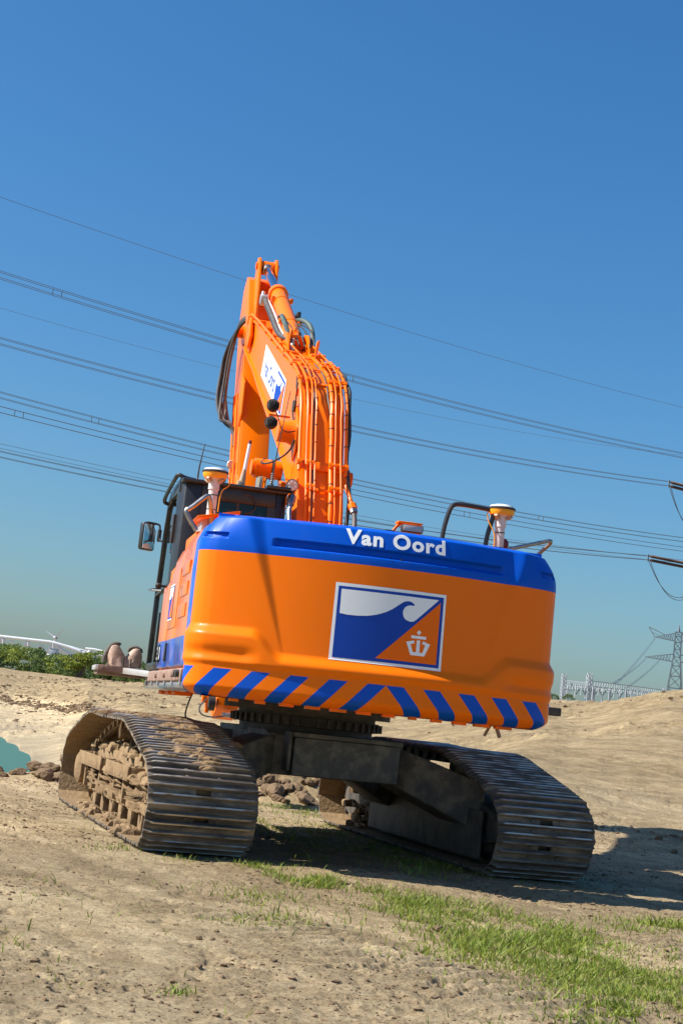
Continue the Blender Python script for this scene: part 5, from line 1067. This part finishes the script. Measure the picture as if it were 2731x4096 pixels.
# ------------------------------------------------------------------ stick
SX0, SX1 = -.26, .13
SP = [(6.36, 7.52), (6.50, 7.50), (6.62, 7.30), (6.95, 6.9), (7.05, 6.5), (6.85, 5.8), (6.35, 4.6), (5.6, 2.9), (4.98, 1.55), (4.78, 1.5), (4.66, 1.62), (4.9, 3.0), (5.28, 4.2), (5.72, 5.3), (6.05, 6.1), (6.22, 6.65), (6.32, 7.1)]
sprof = [(6.42, 6.95), (6.58, 7.25), (6.85, 7.36), (7.10, 7.22), (7.2, 6.8), (7.08, 6.4), (6.85, 5.8), (6.35, 4.6), (5.6, 2.9), (4.98, 1.55), (4.78, 1.5), (4.66, 1.62), (4.9, 3.0), (5.28, 4.2), (5.72, 5.3), (6.05, 6.1), (6.22, 6.65)]
stick = MB().prism(sprof, fl, SX0, SX1).build('stick', 'orange', EX, UM, bevel=.012, label='orange stick hanging down from the boom nose')
for x in (-.185, .055): MB().prism([(6.05, 6.6), (6.12, 7.0), (6.27, 7.42), (6.36, 7.53), (6.48, 7.55), (6.56, 7.46), (6.62, 7.1), (6.7, 6.6)], fl, x, x+.04).build('stick_bracket', 'orange', stick, UM, bevel=.01)
MB().cyl((-.21, 6.42, 7.42), (.12, 6.42, 7.42), .05, None, 16).build('rod_pin', 'orange', stick, UM)
MB().cyl((SX0-.1, 6.5, 6.45), (SX1+.1, 6.5, 6.45), .09, None, 20).build('stick_pivot', 'orange', stick, UM)
ribbon('side_seam', [(6.1, 6.2), (5.8, 5.4), (5.36, 4.25)], SX0-.012, SX0, .03, stick)
for y0_, xo, r_p in ((5.95, -.03, .014), (6.05, -.03, .014), (6.2, -.035, .018)): MB().tube([(SX0+xo, y0_+.25, 5.5), (SX0+xo, y0_-.25, 4.4), (SX0+xo, y0_-.9, 2.9)], r_p, 8).build('stick_pipe', 'orange', stick, UM)
MB().prism([(5.6, 5.55), (6.0, 5.75), (6.05, 5.35), (5.75, 4.95), (5.55, 5.1)], fl, SX0-.03, SX0).build('side_pad', 'orange', stick, UM, bevel=.01)
# black hose bundle looping from the boom nose to the stick
for k in range(9):
    o1, o2 = random.uniform(-.05, .05), random.uniform(-.28, .28)
    P = [(BX0-.02, 5.85+o1*3, 6.52+o1), (BX0-.10, 6.15+o1, 6.50+o1), (BX0-.17+o1, 6.45+o2, 6.15), (BX0-.19+o1, 6.5+o2, 5.75+o2), (BX0-.21+o1*1.5, 6.35+o2, 5.3+o2), (BX0-.13+o1, 6.15+o2*.4, 5.06), (SX0-.04, 6.0, 4.95), (SX0-.03, 5.9, 4.7)]
    MB().tube(chaikin(P, 3), .017+.006*(k % 2), 8).build('nose_hose', 'rubber' if k % 3 else 'hose', boom, UM)
MB().box((BX0-.03, 5.72, 6.45), (.07, .3, .12), Matrix.Rotation(R(20), 3, 'X')).build('hose_bracket', 'orange', boom, UM, bevel=.01)
MB().lathe([(.02, -.05), (.055, -.03), (.06, .03), (.05, .04)], (SX0-.06, 5.75, 4.42), (.1, -1, .15), 14).build('stick_lamp', 'lens', stick, UM)
# coupler and bucket
cp = MB().prism([(4.45, 1.20), (4.5, 1.62), (4.85, 1.70), (5.15, 1.5), (5.2, 1.15), (4.9, 1.02)], fl, -.30, -.02).build('coupler', 'orange', stick, UM, bevel=.02)
MB().lathe([(.07, -.04), (.10, -.03), (.10, .05), (.05, .06)], (-.38, 4.5, 1.22), (1, 0, 0), 20).build('coupler_wheel', 'rubber', stick, UM)
MB().box((-.46, 4.5, 1.27), (.07, .09, .12)).build('coupler_lug', 'decal_orange', stick, UM, bevel=.01); MB().box((-.42, 4.52, 1.20), (.04, .14, .22)).build('coupler_lug', 'decal_orange', stick, UM, bevel=.01)
MB().bb(-.22, -.02, 4.4, 4.55, 1.06, 1.115).build('coupler_block', 'galv', stick, UM, bevel=.008)
MB().tube(chaikin([(-.42, 4.46, 1.28), (-.53, 4.46, 1.16), (-.50, 4.44, 1.06), (-.36, 4.42, 1.04), (-.2, 4.42, 1.07)], 3), .01, 8).build('coupler_hose', 'hose', stick, UM)
MB().tube(chaikin([(-1.06, .5, 1.30), (-1.10, .5, 1.18), (-1.12, .5, 1.05), (-1.06, .55, 1.02)], 2), .008, 6).build('hanging_cable', 'rubber', EX, UM)
# ------------------------------------------------------------------ masts, aerials, lamps, rails (parts of the machine)
def mast(x, y, z0, ztop, lab):
    ms_ = MB().cyl((x, y, z0), (x, y, ztop-.09), .042, None, 16).build('antenna_mast', 'mastwhite', EX, UM, label=lab)
    MB().lathe([(.05, -.15), (.05, -.06), (.075, -.055), (.075, -.045), (.05, -.04)], (x, y, ztop), (0, 0, 1), 16).build('mast_flange', 'mastwhite', ms_, UM)
    for k in range(4): a = math.pi/4+k*math.pi/2; MB().bar((x+.06*math.cos(a), y+.06*math.sin(a), ztop-.075), (x+.10*math.cos(a), y+.10*math.sin(a), ztop-.05), .03).build('clamp_foot', 'beige', ms_, UM)
    MB().lathe([(.06, -.05), (.10, -.045), (.112, -.02), (.112, -.0)], (x, y, ztop), (0, 0, 1), 28).build('antenna_base', 'yellow', ms_, UM)
    MB().lathe([(.113, -.0), (.120, .005), (.120, .018), (.110, .022)], (x, y, ztop), (0, 0, 1), 28).build('antenna_ring', 'rubber', ms_, UM)
    MB().lathe([(.110, .020), (.100, .036), (.06, .047), (.02, .05)], (x, y, ztop), (0, 0, 1), 28).build('antenna_dome', 'domewhite', ms_, UM)
    for z in (ztop-.2, ztop-.33): MB().lathe([(.0445, -.004), (.0445, .004)], (x, y, z), (0, 0, 1), 14).build('mast_tie', 'rubber', ms_, UM)
    return ms_
ml = mast(-1.26, -1.02, 2.54, 3.25, 'white satellite antenna mast beside the cab'); mr_ = mast(1.14, -2.0, 2.56, 3.115, 'white satellite antenna mast on the right of the hood')
MB().tube(chaikin([(-1.15, -1.02, 3.23), (-1.12, -1.04, 3.20), (-1.13, -1.06, 3.14), (-1.20, -1.07, 3.10), (-1.205, -1.07, 2.9)], 3), .005, 6).build('antenna_cable', 'yellow', ml, UM)
MB().tube(chaikin([(1.03, -2.0, 3.10), (1.0, -2.02, 3.06), (1.03, -2.03, 2.98), (1.085, -2.05, 2.9), (1.08, -2.05, 2.7)], 3), .005, 6).build('antenna_cable', 'yellow', mr_, UM)
# hand rails
MB().tube(chaikin([(-1.42, -1.5, 2.66), (-1.52, -1.5, 2.79), (-1.53, -1.5, 2.83), (-1.50, -1.5, 2.84), (-1.37, -1.48, 2.97), (-1.345, -1.47, 2.98), (-1.33, -1.46, 2.95), (-1.30, -1.4, 2.86), (-1.26, -1.3, 2.68)], 1), .021, 10).build('hood_handrail', 'steel', EX, UM)
MB().tube(chaikin([(.63, -2.0, 2.60), (.63, -2.0, 2.85), (.67, -2.0, 3.05), (.70, -2.0, 3.11), (.78, -2.0, 3.12), (1.0, -2.0, 3.11), (1.06, -2.0, 3.10), (1.07, -2.0, 3.05), (1.02, -2.0, 2.85), (1.02, -2.0, 2.58)], 2), .021, 10).build('hood_handrail', 'black', EX, UM)
MB().tube(chaikin([(1.22, -2.0, 2.78), (1.55, -2.05, 2.89), (1.59, -2.05, 2.90), (1.60, -2.03, 2.88), (1.53, -1.95, 2.79), (1.42, -1.9, 2.65)], 1), .017, 10).build('hood_handrail', 'steel', EX, UM)
MB().sphere((1.20, -1.95, 2.83), .05, 14, 10, (.9, .5, 1)).build('exhaust_cap', 'dkred', EX, UM)
# aerials
wa = MB().tube([(-.84, .25, 3.46), (-.815, .25, 3.78)], [.02, .017], 12).build('white_aerial', 'domewhite', EX, UM, label='white stick aerial with red tip behind the cab')
MB().tube([(-.815, .25, 3.78), (-.8125, .25, 3.815)], [.0175, .0165], 12).build('aerial_tip', 'dkred', wa, UM); MB().tube([(-.852, .25, 3.38), (-.845, .25, 3.44), (-.838, .25, 3.52)], [.034, .03, .02], 12).build('aerial_socket', 'beige', wa, UM)
MB().box((-.862, .24, 3.35), (.075, .06, .10), Matrix.Rotation(R(6), 3, 'Y')).build('aerial_clamp', 'beige', wa, UM, bevel=.012)
MB().tube(chaikin([(-.85, .2, 3.31), (-.83, .17, 3.26), (-.74, .16, 3.26), (-.69, .16, 3.18), (-.72, .16, 3.10), (-.80, .16, 3.07)], 3), .008, 6).build('aerial_cable', 'rubber', wa, UM)
w1 = MB().tube([(-1.28, .35, 3.36), (-1.275, .35, 3.5), (-1.245, .36, 3.74)], [.010, .008, .004], 8).build('whip_aerial', 'rubber', EX, UM, label='short whip aerial on the rear of the cab roof'); MB().lathe([(.02, 0), (.012, .03)], (-1.28, .35, 3.355), (0, 0, 1), 10).build('aerial_foot', 'steel', w1, UM)
w2 = MB().tube([(-.56, .2, 3.36), (-.555, .2, 3.56), (-.525, .2, 3.9), (-.475, .2, 4.36)], [.008, .007, .005, .004], 8).build('whip_aerial', 'rubber', EX, UM, label='long whip aerial with a spring at its foot by the boom')
sp = [(-.56+.019*math.cos(k*.7), .2+.019*math.sin(k*.7), 3.40+k*.0021) for k in range(54)]; MB().tube(sp, .0045, 6).build('aerial_spring', 'steel', w2, UM); MB().lathe([(.035, 0), (.03, .02), (.012, .045)], (-.56, .2, 3.355), (0, 0, 1), 12).build('aerial_foot', 'rubber', w2, UM)
# round work lamps
def lamp(c, d, r, lab, lensm='lens'):
    d = Vector(d).normalized(); h = MB().lathe([(r*.7, -.05), (r, -.03), (r, .0)], c, d, 24)
    hb_ = h.build('work_lamp', 'rubber', EX, UM, label=lab)
    for k in range(16):
        a = 2*math.pi*k/16; u_ = d.orthogonal().normalized(); w_ = d.cross(u_); p = Vector(c)+(u_*math.cos(a)+w_*math.sin(a))*r*1.03-d*.025; MB().box(p, (.008, .008, .008)).build('cooling_fin', 'rubber', hb_, UM)
    MB().lathe([(r*.9, -.002), (r*.9, .004)], c, d, 24).build('lamp_lens', lensm, hb_, UM)
    for k in range(6):
        u_ = d.orthogonal().normalized(); w_ = d.cross(u_); a = k*math.pi/3; MB().lathe([(r*.2, .004), (r*.15, .007)], Vector(c)+(u_*math.cos(a)+w_*math.sin(a))*r*.52, d, 8).build('lamp_cell', 'domewhite', hb_, UM)
    return hb_
lamp((-.365, .13, 3.41), (-.08, -1, -.1), .062, 'round work lamp on the rear right corner of the cab roof'); MB().bar((-.365, .17, 3.33), (-.365, .17, 3.36), .05, .02).build('lamp_bracket', 'black', EX, UM)
MB().tube([(-.365, .15, 3.345), (-.42, .17, 3.33), (-.56, .2, 3.34)], .012, 6).build('lamp_bracket', 'black', EX, UM)
lb = MB().box((-.48, .75, 4.20), (.22, .05, .014)).build('lamp_arm', 'decal_orange', EX, UM)
for z, dz in ((4.29, 1), (4.11, -1)):
    hb_ = MB().lathe([(.062, -.04), (.066, 0), (.06, .03)], (-.56, .72, z), (.25, 1, -.25), 20).build('boom_work_lamp', 'rubber', EX, UM, label='black finned lamp %s the bracket on the boom side' % ('above' if dz > 0 else 'below'))
    for k in range(7): MB().box((-.56+(k-3)*.017, .655, z), (.006, .05, .10*math.cos((k-3)*.28))).build('cooling_fin', 'rubber', hb_, UM)
MB().tube(chaikin([(-.56, .66, 4.28), (-.50, .62, 4.15), (-.47, .62, 4.05), (-.40, .65, 4.02), (-.3, .7, 4.06)], 3), .006, 6).build('lamp_cable', 'rubber', boom, UM)
MB().tube(chaikin([(BX0-.02, .78, 3.98), (BX0-.05, .85, 3.85), (BX0-.2, 1.1, 3.75), (BX0-.26, 1.45, 3.80), (BX0-.2, 1.52, 3.86)], 3), .011, 8).build('grease_hose', 'rubber', boom, UM)
# cable loom and connectors on the boom web
for k in range(3): MB().tube(chaikin([(BX0-.01-.01*k, .98+.02*k, 4.70), (BX0-.03, .93+.02*k, 4.55), (BX0-.02, .96, 4.42), (BX0-.04, .98+.03*k, 4.3), (BX0-.02, .92, 4.16+.03*k)], 2), .007, 6).build('cable_loom', 'rubber', boom, UM)
MB().box((BX0-.025, 1.02, 4.38), (.04, .07, .12)).build('connector', 'grease', boom, UM, bevel=.01); MB().box((BX0-.02, .96, 4.52), (.03, .04, .08)).build('connector', 'decal_orange', boom, UM, bevel=.006)
# rear view camera bracket with lamp on the counterweight
bk_ = MB().tube(chaikin([(.02, -2.30, 2.72), (.10, -2.30, 2.73), (.14, -2.3, 2.80), (.17, -2.3, 2.84), (.26, -2.3, 2.86), (.34, -2.3, 2.85), (.355, -2.3, 2.80), (.34, -2.3, 2.77)], 1), .012, 6).build('camera_bracket', 'decal_orange', EX, UM)
MB().bb(.15, .36, -2.36, -2.24, 2.845, 2.86).build('bracket_roof', 'orange', bk_, UM, bevel=.004)
MB().box((.265, -2.38, 2.80), (.185, .06, .065)).build('rear_lamp', 'rubber', EX, UM, bevel=.012, label='flat work lamp under an orange bracket on the counterweight'); MB().box((.265, -2.413, 2.80), (.165, .008, .048)).build('rear_lamp_lens', 'lens', EX, UM, bevel=.002)
MB().box((.075, -2.36, 2.745), (.085, .08, .05)).build('rear_camera', 'rubber', EX, UM, bevel=.006)
MB().tube([(.0, -2.3, 2.73), (-.05, -2.3, 2.735)], .006, 6).build('camera_bracket_stub', 'orange', EX, UM)
MB().bb(1.46, 1.80, -2.1, -1.95, 1.40, 1.47).build('right_step', 'grease', EX, UM, bevel=.008)
# ------------------------------------------------------------------ boots hung sole-up on the step
def boot(x, y, rz, s, lab, lean):
    root = link('boot', None, None, label=lab, category='boot', group='boots upside down on the cab step'); root.matrix_world = UM @ Matrix.Translation((x, y, 1.478)) @ Matrix.Rotation(rz, 4, 'Z') @ Matrix.Diagonal((s*1.15, s*1.15, s*.92, 1))
    # upside-down boot: crumpled cuff spread on the step, sole strip up the back and over the top
    rg_ = [(.030*lean, .000, .105, .080), (.025*lean, .02, .108, .082), (.015*lean, .06, .098, .076), (.0, .11, .082, .066), (-.015*lean, .16, .066, .056), (-.022*lean, .20, .052, .046), (-.026*lean, .225, .040, .038), (-.026*lean, .236, .022, .022)]
    n_ = 26; vs = []
    for (cx, cz, rx, ry) in rg_:
        f = 1-cz/.24
        for k in range(n_):
            a = 2*math.pi*k/n_; wr = 1+f*(.13*math.sin(3*a+cz*22+lean)+.08*math.sin(7*a-cz*30)+.05*math.sin(9*a+cz*55))+.015*math.sin(11*a); vs.append((cx+rx*math.cos(a)*wr, ry*math.sin(a)*wr, cz+.012*f*math.sin(4*a)))
    fs = [(i*n_+k, i*n_+(k+1) % n_, (i+1)*n_+(k+1) % n_, (i+1)*n_+k) for i in range(len(rg_)-1) for k in range(n_)]+[tuple((len(rg_)-1)*n_+k for k in range(n_))]
    MB().add(vs, fs).build('upper', 'leather', root)
    P = [(-.112, .03), (-.108, .08), (-.092, .14), (-.075, .19), (-.058, .228), (-.03, .246), (.005, .248), (.02, .238)] if lean > 0 else [(-.05, .19), (-.035, .225), (-.01, .245), (.03, .246), (.06, .225), (.075, .19)]
    MB().tube([(a, 0, b2) for a, b2 in P], [.018]+[.024]*(len(P)-2)+[.018], 10).build('sole', 'sole', root)
    MB().sphere((.085*lean if lean < 0 else .09, -.04, .025), .03, 12, 8, (1.2, .8, .8)).build('cuff_fold', 'leather', root)
boot(-1.80, 1.20, R(4), 1.0, 'tan leather boot turned upside down on the step, the left of the pair', 1); boot(-1.635, 1.22, R(-6), .93, 'tan leather boot turned upside down on the step, the right of the pair', -1)
for x in (-1.735, -1.66): MB().cyl((x, 1.085, 1.47), (x, 1.085, 1.565), .008, None, 8).build('boot_peg', 'rubber', st, UM)
